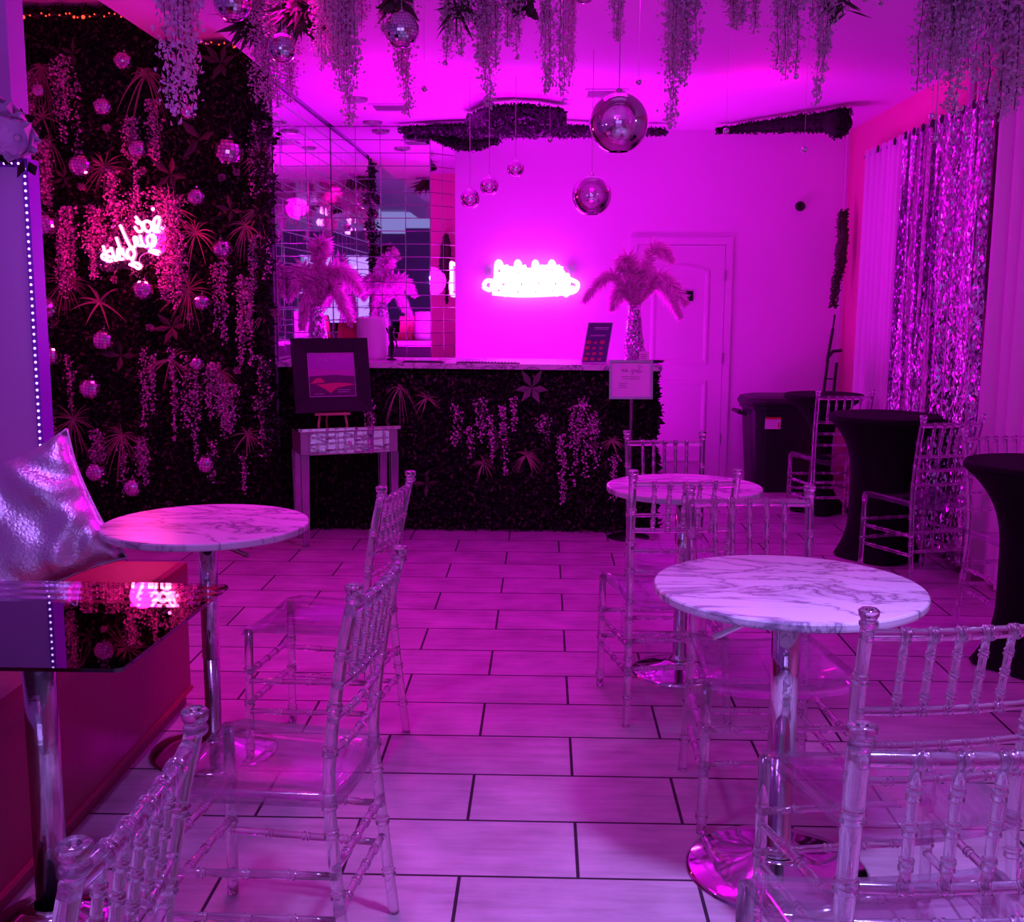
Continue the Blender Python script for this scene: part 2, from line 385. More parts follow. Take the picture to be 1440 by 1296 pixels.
# back door
def door():
    a = at(897, 345, YB); b_ = at(1020, 345, YB); x0, x1, zt = a.x, b_.x, 1.905
    d = thing('door_1', None, None, (0, 0, 0)); d['kind'] = 'structure'
    bm = bmesh.new(); t = .06; y = YB-.001
    box(bm, x0-t, x0-.004, y-.022, y, 0, zt+t); box(bm, x1+.004, x1+t, y-.022, y, 0, zt+t); box(bm, x0-.004, x1+.004, y-.022, y, zt+.004, zt+t)
    obj('door_casing', bm, 'door_paint', d)
    bm = bmesh.new(); box(bm, x0, x1, y-.012, y, .01, zt)
    # raised panels with arched top
    def panel(pa, pb_, z0, z1, arch):
        n = 14; out = []
        for off, dep in ((0, .0), (.018, .010), (.03, .010), (.05, .002)):
            ring = [(pa+off, z0+off), (pb_-off, z0+off)]
            for k in range(n+1):
                t = k/n; xx = (pb_-off)+(pa-pb_+2*off)*t; zz = z1-off-arch*(2*t-1)**2
                ring.append((xx, zz))
            out.append([bm.verts.new((u, y-.0125-dep, w)) for u, w in ring])
        for r1, r2 in zip(out, out[1:]):
            for k in range(len(r1)): bm.faces.new((r1[k], r1[(k+1) % len(r1)], r2[(k+1) % len(r1)], r2[k]))
        bm.faces.new(out[-1])
    panel(x0+.11, x1-.11, .95, zt-.14, .05); panel(x0+.11, x1-.11, .14, .83, 0)
    obj('door_leaf', bm, 'door_paint', d)
    bm = bmesh.new()
    for z in (.3, .96, 1.62): tube(bm, [(x1+.002, y-.028, z), (x1+.002, y-.028, z+.09)], .007, 8)
    obj('door_hinges', bm, 'frame_silver', d)
door()
p = at(959, 416, YB-.03); pw = .09
o = thing('door_sign', 'small black plate sign with pale lettering on the white panel door', 'sign', (p.x, YB-.028, p.z))
obj('plate', bx(-pw, pw, 0, .004, -.04, .04), 'frame_black', o)
bm = bmesh.new(); box(bm, -.075, .07, -.002, 0, .006, .011)
for k in range(9): box(bm, -.03+.011*k, -.024+.011*k, -.002, 0, -.006, .002+.003*(k % 2))
obj('lettering', bm, 'poster_line', o)
p = at(1125, 290, YB)
bm = bmesh.new(); lathe(bm, [(0, 0), (.045, .0), (.045, .02), (.03, .045), (0, .052)], 20, M=Matrix.Rotation(PI/2, 4, 'X')@Matrix.Scale(.85, 4))
o = tag(obj('wall_speaker', bm, 'black_matte', smooth=True), 'small black round device on the back wall right of the door', 'camera'); o.location = (p.x, YB-.001, p.z)
# corner pole / cable at the right rear corner
a = at(1191, 195, 8.98); b_ = at(1166, 560, 8.98)
struct('trim_corner', (lambda bm: (tube(bm, [(2.36, 8.98, 0), (2.36, 8.98, ZC-.01)], .008), bm)[1])(bmesh.new()), 'door_paint')

# ------------------------------------------------------------------ foliage helpers
def leafquad(bm, c, d, n, l, w, mi=0, fold=.25):
    d = Vector(d).normalized(); n = Vector(n); n = (n-d*n.dot(d));
    n = n.normalized() if n.length > 1e-4 else d.orthogonal().normalized()
    s = d.cross(n); c = Vector(c)
    a = bm.verts.new(c); e = bm.verts.new(c+d*l); m1 = bm.verts.new(c+d*l*.45+s*w-n*w*fold); m2 = bm.verts.new(c+d*l*.45-s*w-n*w*fold)
    f = bm.faces.new((a, m1, e)); f.material_index = mi; f = bm.faces.new((a, e, m2)); f.material_index = mi
def rv(r, s=1.): return Vector((r.uniform(-s, s), r.uniform(-s, s), r.uniform(-s, s)))
def leaf_mat(x0, x1, z0, z1, y, n, r, size=.03, depth=.08, facing=(0, -1, 0), name='leaf_cover', parent=None, mats=('leaf_dark', 'leaf_mid'), pm_=.3, holes=None):
    bm = bmesh.new(); fc = Vector(facing)
    for i in range(n):
        x, z = r.uniform(x0, x1), r.uniform(z0, z1)
        c = Vector((x, y-r.random()*depth, z))
        d = rv(r)+fc*.5; leafquad(bm, c, d, fc+rv(r, .8), size*r.uniform(.5, 1.4), size*r.uniform(.2, .4), 1 if r.random() < pm_ else 0)
    return obj(name, bm, None, parent, mats=list(mats))
def tuft_bm(r, n=26, L=.16, w=.004, droop=.5, flat=.5):
    bm = bmesh.new()
    for i in range(n):
        a = r.uniform(0, 2*PI); d = Vector((math.cos(a), -r.uniform(.1, .6)*flat*2, math.sin(a)+.1)).normalized(); l = L*r.uniform(.6, 1.15)
        pts = []
        for k in range(7):
            t = k/6; pts.append(d*l*t+Vector((0, 0, -droop*l*t*t)))
        sd = d.cross(Vector((0, 1, 0))).normalized()
        pv = None
        for k, p in enumerate(pts):
            ww = w*(1-(k/6.2)**2)+.0004
            cur = (bm.verts.new(p+sd*ww), bm.verts.new(p-sd*ww))
            if pv: bm.faces.new((pv[0], pv[1], cur[1], cur[0]))
            pv = cur
    return bm
def wisteria(r, length, width, nv=5, dens=420, psize=.012):
    """hanging racemes: returns (vine bm, blossom bm) origin at the top"""
    vb, bb = bmesh.new(), bmesh.new()
    for k in range(nv):
        l = length*(1 if k == 0 else r.uniform(.45, .97)); ox, oy = r.uniform(-width, width)*.5, r.uniform(-width, width)*.5
        pts = [Vector((ox*.4, oy*.4, 0))]
        for i in range(1, 9):
            t = i/8; pts.append(Vector((ox*(.4+.6*min(1, t*2))+r.uniform(-.006, .006), oy+r.uniform(-.006, .006), -l*t)))
        tube(vb, pts, .0013, 4)
        n = int(dens*l)
        for q in range(n):
            t = r.random()**1.05; s = t*8; i = min(7, int(s)); c = pts[i].lerp(pts[i+1], s-i)
            sp = width*.17*(1-t*.75)+.006
            c = c+Vector((r.gauss(0, 1)*sp, r.gauss(0, 1)*sp, r.uniform(-.008, .008)))
            d = rv(r); leafquad(bb, c, d, rv(r), psize*r.uniform(.7, 1.4), psize*r.uniform(.35, .6), 0 if r.random() < .8 else 1, .5)
    return vb, bb

# ------------------------------------------------------------------ plant wall
PY = 6.86
pwx0, pwx1 = at(25, 300, PY).x-.08, XM-.01
ztop = ZL-.02
PW = thing('plant_wall', 'dark artificial plant wall with wisteria, disco balls and a pink neon sign', 'plant wall', (0, PY, 0))
def local(o, x, y, z): o.location = (x, y-PY, z); return o
zt2 = ZM-.02
bm = bmesh.new(); box(bm, pwx0, -2.325, 0, .1, 0.02, ztop); box(bm, -2.325, -1.7, 0, .1, .02, zt2)
obj('backing_panel', bm, 'backing', PW)
r1 = random.Random(11)
bm_parts = []
a = leaf_mat(pwx0, -2.33, .02, ztop, 0, 17000, r1, .034, .09, parent=PW); a['kind'] = 'stuff'
b2 = leaf_mat(-2.33, -1.72, .02, zt2, 0, 9500, r1, .034, .09, parent=PW); b2['kind'] = 'stuff'
def tuft(px, py, L, n=26, w=.004, droop=.5, mat='grass_blade', Y=None, parent=None, base=None, seed=0):
    p = at(px, py, Y or PY-.1); rr = random.Random(int(px*7+py)+seed)
    o = obj('grass_tuft', tuft_bm(rr, int(n*1.2), L*1.05, w*.75, droop*.75), mat, parent or PW)
    by = base if base is not None else PY
    o.location = (p.x, p.y-by, p.z); return o
for px, py, L, n, w, dr in ((147, 235, .17, 34, .004, .4), (92, 395, .2, 30, .003, .4), (265, 408, .2, 36, .003, .4), (240, 292, .2, 18, .005, .3), (275, 328, .19, 24, .004, .7), (140, 425, .2, 8, .009, .5),
    (103, 590, .2, 30, .003, .4), (172, 612, .2, 26, .004, .8), (240, 505, .17, 14, .005, .5), (58, 95, .19, 26, .005, 1.3), (205, 105, .2, 26, .006, 1.6), (60, 165, .14, 12, .006, .3), (70, 200, .15, 12, .005, 1.2),
    (310, 525, .16, 18, .005, .8), (345, 318, .14, 24, .004, .8), (365, 300, .14, 24, .004, .8), (348, 610, .12, 14, .005, .5), (365, 220, .12, 20, .005, .5), (372, 440, .12, 20, .005, .5)):
    tuft(px, py, L*.92, n, w, dr)
def broad(px, py, L, n, parent, by, Y, mat='leaf_pale', seed=0):
    rr = random.Random(px+py+seed); bm = bmesh.new()
    for k in range(n):
        a = 2*PI*k/n+rr.uniform(-.3, .3); d = Vector((math.cos(a), -.5, math.sin(a))); leafquad(bm, (0, 0, 0), d, (0, -1, .2), L*rr.uniform(.8, 1.1), L*.16, 0, .3)
    o = obj('broad_leaves', bm, mat, parent); p = at(px, py, Y); o.location = (p.x, p.y-by, p.z); return o
for px, py, L, n in ((102, 75, .09, 5), (310, 88, .13, 6), (280, 195, .16, 3), (240, 245, .13, 5), (242, 460, .12, 6), (325, 295, .1, 4), (200, 345, .08, 6), (170, 500, .13, 4), (90, 250, .08, 5), (330, 200, .09, 4)):
    broad(px, py, L, n, PW, PY, PY-.1, 'leaf_mid')
bm = bmesh.new(); re_ = random.Random(33); xe_ = at(366, 300, PY-.1).x
for k in range(1900):
    z = re_.uniform(.02, 2.78); w_ = .05+.07*max(0, math.sin(z*3.1+.8))*abs(math.sin(z*11))
    leafquad(bm, (-1.74+w_*re_.random(), re_.uniform(-.16, -.02), z), rv(re_)+Vector((.5, 0, 0)), rv(re_), .06*re_.uniform(.5, 1.2), .012)
o = obj('edge_foliage', bm, 'leaf_dark', PW); o['kind'] = 'stuff'
# small round dim flowers
rr = random.Random(5)
for px, py in ((115, 262), (200, 240), (312, 250), (332, 241), (150, 180), (100, 348), (161, 393), (316, 431), (211, 460), (267, 445), (343, 477), (334, 521), (82, 345), (65, 280)):
    bm = bmesh.new()
    for k in range(26): leafquad(bm, (0, 0, 0), rv(rr)+Vector((0, -.3, 0)), rv(rr), .03, .013)
    o = obj('flower_head', bm, 'blossom_dim', PW); p = at(px, py, PY-.11); o.location = (p.x, p.y-PY, p.z)
for px, py, l, w in ((132, 290, .4, .14), (165, 285, .28, .16), (190, 268, .3, .16), (222, 262, .3, .16), (248, 275, .62, .16), (240, 330, .4, .14), (150, 330, .25, .15), (195, 330, .25, .16), (90, 80, .62, .12), (185, 165, .45, .09), (215, 140, .4, .1), (62, 200, .55, .08), (85, 300, .5, .05), (100, 290, .55, .1), (135, 295, .42, .09), (158, 240, .3, .07), (235, 285, .62, .13), (300, 370, .4, .05),
    (317, 365, .5, .06), (340, 390, .55, .07), (353, 400, .5, .05), (200, 490, .48, .04), (215, 500, .35, .03), (242, 490, .6, .04), (262, 500, .45, .06), (275, 520, .6, .05), (300, 510, .35, .08), (315, 540, .35, .08), (330, 540, .3, .05), (367, 560, .4, .1),
    (365, 170, .45, .1), (362, 330, .4, .1), (370, 500, .4, .08), (135, 605, .35, .08), (170, 620, .35, .05), (195, 615, .3, .07), (70, 590, .28, .06), (95, 500, .35, .05), (340, 640, .25, .05), (60, 425, .3, .1), (300, 620, .25, .04), (35, 100, .6, .1), (30, 260, .8, .06), (50, 450, .6, .06)):
    rr = random.Random(px*3+py); vb, bb = wisteria(rr, l, w, 4 if w > .06 else 2, 320 if w > .06 else 210, .017)
    p = at(px, py, PY-.115)
    o = obj('wisteria_spray', bb, None, PW, mats=['blossom', 'blossom_dim']); o.location = (p.x, p.y-PY, p.z)
    o2 = obj('stem', vb, 'vine', o)
# red fairy lights along the top edge and down the notch
FLt = thing('fairy_light_string', 'string of tiny red fairy lights along the plant wall top edge', 'string lights', (0, PY-.13, 0))
bm = bmesh.new(); pts = [at(x, 22+2*math.sin(x*.3), PY-.13) for x in range(24, 238, 6)]
tube(bm, [(p.x, 0, p.z) for p in pts], .003, 5); obj('wire', bm, 'vine', FLt)
bm = bmesh.new(); pts = [at(x, 62+1.5*math.sin(x*.4), PY-.13) for x in range(240, 336, 6)]
tube(bm, [(p.x, 0, p.z) for p in pts], .003, 5); obj('wire', bm, 'vine', FLt)
rr = random.Random(9); led_me = None
led_pts = [(x+rr.uniform(-4, 4), 22+rr.uniform(-4, 3), .0035) for x in range(28, 236, 9)]+[(x+rr.uniform(-3, 3), 61+rr.uniform(-2, 2), .0035) for x in range(284, 336, 8)]+[(331, y, .0035) for y in (52, 37)]+[(118/3.6, 24, .0085), (117, 24, .0085), (184, 23, .0085), (198, 23, .006), (329, 65, .0075), (104, 24, .006)]
for x, y, s in led_pts:
    p = at(x, y, PY-.135)
    if led_me is None:
        bm = bmesh.new(); sphere(bm, (0, 0, 0), .0035, 8, 6); o = obj('led', bm, 'red_led', FLt); led_me = o.data
    else:
        o = bpy.data.objects.new('led', led_me); C.objects.link(o); o.parent = FLt
    o.location = (p.x, p.y-(PY-.13), p.z); o.scale = (1.25*s/.0035,)*3

# neon script on plant wall, seen in mirror writing
NY = PY-.19
def neon(name, strokes, ox, oy, sc_, Y, rad, mat, label, dots=()):
    root = thing(name, label, 'neon sign', (0, Y, 0))
    bm = bmesh.new(); allp = []
    for s in strokes:
        P = [at(ox+x/sc_, oy+y/sc_, Y) for x, y in s]; allp += P
        P = spline([(p.x, 0, p.z) for p in P], 6)
        tube(bm, P, rad, 8)
    for x, y in dots:
        p = at(ox+x/sc_, oy+y/sc_, Y); sphere(bm, (p.x, 0, p.z), rad*1.3, 8, 6)
    obj('glass_tubing', bm, mat, root, smooth=True)
    return root, allp
ST = [[(975, 600), (935, 605), (965, 440), (930, 420), (890, 480), (925, 590), (890, 600), (850, 480)],
      [(850, 480), (865, 560), (820, 610), (770, 570), (760, 490), (810, 470), (850, 500)],
      [(760, 490), (720, 500), (650, 410)], [(700, 470), (745, 560), (720, 605), (680, 600), (640, 540)], [(740, 490), (690, 500), (655, 470)],
      [(870, 640), (915, 700), (890, 790), (830, 780), (800, 700), (850, 650), (875, 720), (850, 840), (900, 850), (960, 870), (940, 900), (880, 880), (825, 855)],
      [(830, 780), (780, 800), (740, 760), (710, 650)], [(750, 790), (690, 780), (670, 690), (630, 690), (650, 790), (600, 810), (550, 740), (450, 520)],
      [(620, 820), (640, 900), (600, 960), (550, 920), (550, 850), (600, 830), (640, 900), (610, 1000), (680, 1020), (720, 1060), (690, 1090), (640, 1060), (570, 1030)],
      [(560, 960), (500, 900), (480, 820)], [(540, 940), (470, 870), (400, 680)], [(500, 960), (440, 960), (450, 860), (420, 840), (420, 960), (380, 980)],
      [(390, 980), (330, 810)], [(350, 980), (290, 980), (230, 790)], [(320, 850), (260, 880), (215, 920), (230, 960), (300, 985)], [(250, 870), (300, 930), (400, 940)]]
NS, allp = neon('neon_sign', ST, 120, 260, 9.257, NY, .0085, 'neon_pink', 'hot pink script neon lettering on the dark plant wall', dots=((880, 315), (1000, 560)))
bm = bmesh.new(); P = [at(120+x/9.257, 260+y/9.257, NY+.012) for x, y in ((740, 1090), (715, 1030), (710, 950), (780, 890), (900, 890), (960, 920), (950, 760), (970, 660))]
tube(bm, spline([(p.x, .012, p.z) for p in P], 6), .0025, 6); tube(bm, [(at(215, 297, NY).x, .012, at(215, 297, NY).z), (at(215, 270, NY).x, .1, at(215, 270, NY).z)], .0025)
obj('power_cord', bm, 'poster_line', NS)
bm = bmesh.new(); c = at(185, 335, NY)
for x, y in ((165, 345), (215, 305), (215, 350), (150, 370)):
    p = at(x, y, NY); tube(bm, [(p.x, 0, p.z), (p.x, .15, p.z)], .004, 6)
obj('standoff', bm, 'chrome', NS)
bm = bmesh.new()   # clear acrylic backing cut around lettering
P = [at(x, y, NY) for x, y in ((140, 352), (138, 368), (160, 376), (190, 380), (232, 362), (233, 305), (215, 296), (182, 300), (160, 315))]
f1 = bm.faces.new([bm.verts.new((p.x, .011, p.z)) for p in P]); rr_ = bmesh.ops.extrude_face_region(bm, geom=[f1])
for v_ in [g for g in rr_['geom'] if isinstance(g, bmesh.types.BMVert)]: v_.co.y += .004
obj('backboard', bm, 'clear_pane', NS)

# ------------------------------------------------------------------ disco balls
def disco(name, r, seg=20):
    o = thing(name, 'x', 'disco ball'); bm = bmesh.new(); nv = seg//2+2; rj = random.Random(2)
    core = bmesh.new()
    for i in range(nv):
        t0, t1 = PI*i/nv, PI*(i+1)/nv; tm = (t0+t1)/2; nu = max(4, int(seg*math.sin(tm)+.5)); g = .06
        for k in range(nu):
            a0, a1 = 2*PI*(k+g)/nu, 2*PI*(k+1-g)/nu; e0, e1 = t0+(t1-t0)*g, t1-(t1-t0)*g
            nn_ = Vector((math.sin(tm)*math.cos((a0+a1)/2), math.sin(tm)*math.sin((a0+a1)/2), math.cos(tm)))
            tl = rv(rj, .035); vs = []
            for aa, ee in ((a0, e0), (a1, e0), (a1, e1), (a0, e1)):
                p = Vector((math.sin(ee)*math.cos(aa), math.sin(ee)*math.sin(aa), math.cos(ee)))
                p = p-nn_*((p-nn_).dot(nn_))  # flat facet
                p = p+nn_*tl.dot(p-nn_)*1.0
                vs.append(bm.verts.new(p*r*1.01))
            bm.faces.new(vs[::-1])
    obj('mirror_facets', bm, 'mirror_facet', o)
    sphere(core, (0, 0, 0), r*.975, 20, 12); obj('core', core, 'glitter_dark', o, smooth=True)
    bm = bmesh.new(); lathe(bm, [(r*.16, r*.96), (r*.16, r*1.08), (.0, r*1.1)], 12); tube(bm, [(0, 0, r*1.05), (0, 0, r*1.3)], r*.03, 6)
    obj('cap', bm, 'chrome', o)
    return o
D0 = disco('disco_ball', .055)
balls = [(173, 86, 26, 'highest disco ball on the plant wall, above the wisteria sprays'), (55, 127, 20, 'small disco ball at the top left of the plant wall'), (145, 150, 27, 'disco ball on the upper plant wall, below and left of the highest one'), (194, 210, 28, 'disco ball right of the reddish grass tuft on the upper plant wall'),
    (114, 233, 33, 'disco ball partly behind the reddish grass tuft, upper left plant wall'), (322, 214, 40, 'largest disco ball on the plant wall, near its right edge'), (277, 277, 26, 'disco ball on the plant wall up and right of the pink neon'), (63, 315, 34, 'disco ball on the left edge of the plant wall, level with the neon'), (313, 350, 28, 'disco ball right of the pink neon among trailing vines'),
    (202, 408, 31, 'disco ball directly below the pink neon sign'), (284, 425, 24, 'disco ball behind the grass tuft, below right of the neon'), (66, 433, 34, 'dim disco ball on the left edge of the plant wall below neon level'), (146, 478, 32, 'disco ball under the red branching leaves, middle of the plant wall'), (70, 500, 31, 'disco ball at the left edge, beside the strip of lights'),
    (128, 546, 32, 'disco ball above the lower left grass tuft'), (277, 511, 20, 'small disco ball among hanging vines, right half of the plant wall'), (135, 663, 30, 'disco ball just right of the silver pillow tip'), (290, 652, 28, 'disco ball on the lower right of the plant wall'), (187, 685, 28, 'lowest disco ball on the plant wall, above the round table'), (265, 158, 22, 'disco ball half hidden behind the pale hanging wisteria')]
for i, (px, py, d, lab) in enumerate(balls):
    p = at(px, py, PY-.17); R_ = d/2*(PY-.17)/FPX
    o = D0 if i == 0 else copy_tree(D0)
    o.location = p; s = R_/.055; o.scale = (s, s, s); o.rotation_euler = (rnd.uniform(-.2, .2), rnd.uniform(-.2, .2), rnd.uniform(0, 6))
    o['label'] = lab; o['group'] = 'disco balls on the plant wall'
# larger hanging disco balls
D1 = disco('disco_ball', .1, 30); D1.location = at(565, 42, 3.9); D1['label'] = 'hanging disco ball near the top of the photo, left of centre'; s = 23*3.9/FPX/.1; D1.scale = (s, s, s)
D1['group'] = 'disco balls hung from the ceiling'
for px, py, d, Y, lab in ((327, 3, 50, 4.2, 'hanging disco ball cut by the top of the photo above the plant wall'), (397, 68, 38, 4.0, 'hanging disco ball between plant wall and pink wisteria strands'), (1407, 4, 52, 3.6, 'hanging disco ball in the top right corner among wisteria'), (822, -14, 34, 4.0, 'hanging disco ball barely showing at the top edge, right of centre')):
    o = copy_tree(D1); o.location = at(px, py, Y); s = d/2*Y/FPX/.1; o.scale = (s, s, s); o['label'] = lab; o.rotation_euler = (0, 0, rnd.uniform(0, 6))
hung = []
def cord_part(root, top=ZC, rad=.0012):
    # thread from hook up to ceiling, in the local space of a scaled root
    s = root.scale[0]; h = (top-root.location.z)/s; bm = bmesh.new()
    r0 = .1 if root.name.startswith('disco') else 0
    tube(bm, [(0, 0, r0*1.28), (0, 0, h)], rad/s, 5); return obj('hanging_thread', bm, 'thread', root)
for o in [q for q in bpy.data.objects if q.get('group') == 'disco balls hung from the ceiling']:
    cord_part(o, ZC if o.location.x > -1.66 else ZM)

# ------------------------------------------------------------------ chrome pendant globes
def globe(px, py, d, Y, label, cord=True, name='mirror_globe', mat='globe_mirror', grp='mirrored glass globes hung from the ceiling'):
    p = at(px, py, Y); R_ = d/2*Y/FPX
    o = thing(name, label, 'pendant lamp' if d > 15 else 'bauble', p, 0, grp)
    bm = bmesh.new(); prof = [(R_*math.sin(PI*i/28), -R_*math.cos(PI*i/28)) for i in range(3, 28)]
    prof.append((R_*.12, R_)) if d > 15 else None
    if d > 15:
        prof = prof+[(R_*.1, R_)] 
        # inner wall back down to opening
        bm2 = bmesh.new(); lathe(bm2, [(R_*math.sin(PI*3/28), -R_*math.cos(PI*3/28))]+[(R_*math.sin(PI*i/28), -R_*math.cos(PI*i/28)) for i in range(4, 27)]+[(R_*.1, R_*.995)], 40)
        # remove bottom cap
        bm2.faces.ensure_lookup_table(); fs = [f for f in bm2.faces if len(f.verts) > 6 and f.calc_center_median().z < 0]
        bmesh.ops.delete(bm2, geom=fs, context='FACES_ONLY')
        obj('globe', bm2, mat, o, smooth=True)
        bm = bmesh.new(); lathe(bm, [(R_*.12, R_*.97), (R_*.12, R_*1.07), (R_*.04, R_*1.16), (0, R_*1.17)], 16); obj('socket_cap', bm, 'chrome', o, smooth=True)
    else:
        bm = bmesh.new(); sphere(bm, (0, 0, 0), R_, 20, 12); obj('bead', bm, mat, o, smooth=True)
    bm = bmesh.new(); tube(bm, [(0, 0, R_), (0, 0, ZC-p.z)], .0022 if cord else .0007, 6); obj('cord', bm, 'thread', o)
    return o
globe(870, 173, 80, 4.4, 'largest mirrored globe pendant hanging in the middle of the room')
globe(832, 275, 54, 6.2, 'mid-sized mirrored globe pendant above the right half of the bar')
globe(725, 237, 24, 6.9, 'highest of the three small mirrored globes above the bar')
globe(688, 261, 26, 6.9, 'middle of the three small mirrored globes above the bar')
globe(661, 279, 27, 6.9, 'lowest and leftmost of the three small mirrored globes above the bar')
globe(1315, 194, 14.9, 4.6, 'dark shiny ball hanging in front of the sequin curtain top', name='glass_bauble', grp='tiny crystal balls hung from the ceiling')
for px, py, lab in ((597, 125, 'tiny crystal ball left of centre below the ceiling'), (898, 115, 'tiny crystal ball just right of the largest globe cord'), (1119, 107, 'tiny crystal ball beneath the wisteria at upper right'), (1131, 210, 'tiny crystal ball in front of the back wall right of the door'),
        (1021, 184, 'tiny crystal ball in front of the right black garland tip'), (1310, 163, 'tiny crystal ball in front of the pink right wall'), (773, 196, 'tiny crystal ball under the middle black garland'), (388, 106, 'tiny crystal ball beneath the hanging disco ball by the plant wall')):
    globe(px, py, 8.5, 4.6 if px != 773 else 6.0, lab, cord=False, name='crystal_bauble', mat='chrome', grp='tiny crystal balls hung from the ceiling')

# bulbs hanging down the room (they light the room and show in the mirrors)
def bulb(x, y, z, lab):
    o = thing('pendant_bulb', lab, 'pendant bulb', (x, y, z), 0, 'bare globe bulbs in a row behind the camera')
    bm = bmesh.new(); sphere(bm, (0, 0, 0), .055, 20, 12); obj('glass_bulb', bm, 'bulb', o, smooth=True)
    bm = bmesh.new(); lathe(bm, [(.018, .05), (.02, .1), (.0, .105)], 12); obj('socket', bm, 'chrome', o)
    bm = bmesh.new(); tube(bm, [(0, 0, .1), (0, 0, ZC-z)], .003, 6); obj('cord', bm, 'vine', o)
for k, y in enumerate((2.4, .5, -1.3, -2.9)): bulb(-.35, y, 2.66, 'white globe bulb seen only as a bright dot in the mirror tiles')

# ------------------------------------------------------------------ ceiling vines / wisteria clusters
wv = []
for k in range(6):
    rr = random.Random(100+k); vb, bb = wisteria(rr, .6, [.1, .13, .08, .12, .09, .15][k], [8, 10, 7, 9, 7, 12][k], 620, .0125)
    wv.append((vb, bb))
wmesh = []
for k, (vb, bb) in enumerate(wv):
    t = thing('hanging_wisteria', 'x', 'artificial flowers', (0, 0, 50)); b0 = obj('blossoms', bb, None, t, mats=['blossom', 'blossom_white']); v0 = obj('vines', vb, 'vine', t); wmesh.append(t)
used = set()
def wis(px, pyb, Y, k, sx, lab, top=None):
    """strand whose lowest tip shows at photo point (px, pyb)"""
    p = at(px, pyb, Y); zt = top or ZC; L = zt-p.z
    if k not in used: o = wmesh[k]; used.add(k)
    else: o = copy_tree(wmesh[k])
    o.location = (p.x, Y, zt); o.scale = (sx, sx, L/.6); o.rotation_euler = (0, 0, rnd.uniform(0, 6)); o['label'] = lab; o['group'] = 'wisteria hanging from the ceiling'
    return o
W = [(255, 175, 3.7, 1, 1.15, 'pale pink wisteria in front of the plant wall, longest there', ZM), (283, 118, 3.7, 3, .9, 'shorter pale wisteria beside the longest one in front of the plant wall', ZM), (243, 60, 3.9, 2, 1., 'pale wisteria at the top left, upper end of the plant wall', ZM),
     (478, 180, 4.1, 3, 1.05, 'long pink wisteria left of the hanging disco ball', None), (462, 90, 4.2, 1, 1., 'short pink wisteria just left of the long strand', None), (565, 160, 4.3, 0, 1., 'wisteria dangling beneath the hanging disco ball', None), (640, 92, 4.2, 2, 1., 'short wisteria under the spiky leaves, right of the disco ball', None),
     (683, 148, 4.2, 0, 1.05, 'wisteria above the middle black garland, left one', None), (717, 82, 4.2, 2, .85, 'short dark wisteria between two longer strands at top centre', None), (776, 145, 4.2, 4, .85, 'narrow wisteria left of the largest mirrored globe', None), (800, 120, 4.3, 2, .5, 'thin wisp of wisteria beside the narrow strand', None),
     (870, 54, 4.1, 3, .8, 'short wisteria at the top of the largest globe cord', None), (957, 178, 4.1, 3, .95, 'long full wisteria right of the largest mirrored globe', None), (1030, 38, 4.1, 0, 1., 'short wisteria at the top edge right of the long strand', None), (1048, 45, 4.1, 4, 1., 'short wisteria beside another at the top edge', None),
     (1105, 110, 4.0, 1, .95, 'medium wisteria right of centre, above a tiny crystal ball', None), (1150, 148, 4.0, 0, .75, 'narrow long wisteria next to the medium one at right', None), (1180, 18, 4.0, 4, 1., 'very short wisteria just right of the narrow long one', None), (1318, 163, 3.8, 3, 1.05, 'thick wisteria in front of the pink right wall', None), (1306, 130, 3.75, 1, 1.0, 'wisteria on the left side of the thick bunch before the pink wall', None), (1332, 118, 3.72, 5, .8, 'wisteria on the right side of the thick bunch before the pink wall', None), (1422, 140, 3.5, 5, 1.1, 'wisteria in the middle of the top right corner mass', None), (957, 120, 4.05, 1, .8, 'shorter wisteria overlapping the long full one right of the globe', None), (478, 130, 4.05, 5, .7, 'shorter wisteria overlapping the long strand left of the disco ball', None), (690, 100, 4.15, 1, .8, 'fuller short wisteria above the middle black garland', None),
     (1405, 170, 3.5, 1, 1.2, 'wide wisteria mass in the top right corner, left part', None), (1440, 160, 3.4, 5, 1.1, 'wide wisteria mass cut by the right edge of the photo', None), (1385, 110, 3.7, 0, 1., 'wisteria behind the mass in the top right corner', None),
     (388, 165, 5.0, 5, 1.1, 'wide pink wisteria curtain along the right side of the plant wall', None), (395, 55, 4.6, 1, 1.2, 'wisteria above the disco ball by the plant wall', None), (430, 30, 4.4, 3, 1.2, 'short wisteria in the dark leaves at top left', None), (500, 35, 4.4, 1, 1., 'short wisteria between long strand and disco ball', None), (1230, 12, 4.0, 2, 1., 'very short wisteria stub at the top edge, right', None)]
for px, pyb, Y, k, sx, lab, tp in W: wis(px, pyb, Y, k, sx, lab, tp)
# leafy pieces hanging on the ceiling among the wisteria
def leafy(px, py, Y, L, n, lab, top=ZC, w=.02, droop=.6, mat='leaf_mid'):
    p = at(px, py, Y); rr = random.Random(px+py); bm = bmesh.new()
    for k in range(n):
        a = rr.uniform(0, 2*PI); d = Vector((math.cos(a), math.sin(a), -rr.uniform(.1, 1.6))); leafquad(bm, (rr.uniform(-.03, .03), rr.uniform(-.03, .03), rr.uniform(-.05, .03)), d, rv(rr), L*rr.uniform(.5, 1.1), w*rr.uniform(.6, 1.2))
    o = thing('hanging_greenery', lab, 'artificial leaves', (p.x, Y, p.z), 0, 'leaf bunches hanging from the ceiling')
    obj('leaves', bm, mat, o); bm = bmesh.new(); tube(bm, [(0, 0, 0), (0, 0, top-p.z)], .003, 5); obj('stem', bm, 'vine', o)
leafy(415, 0, 4.4, .14, 90, 'dark leaf bunch at the top above the hanging disco ball, left'); leafy(440, 10, 4.4, .12, 70, 'dark leaf bunch beside the long wisteria at top left')
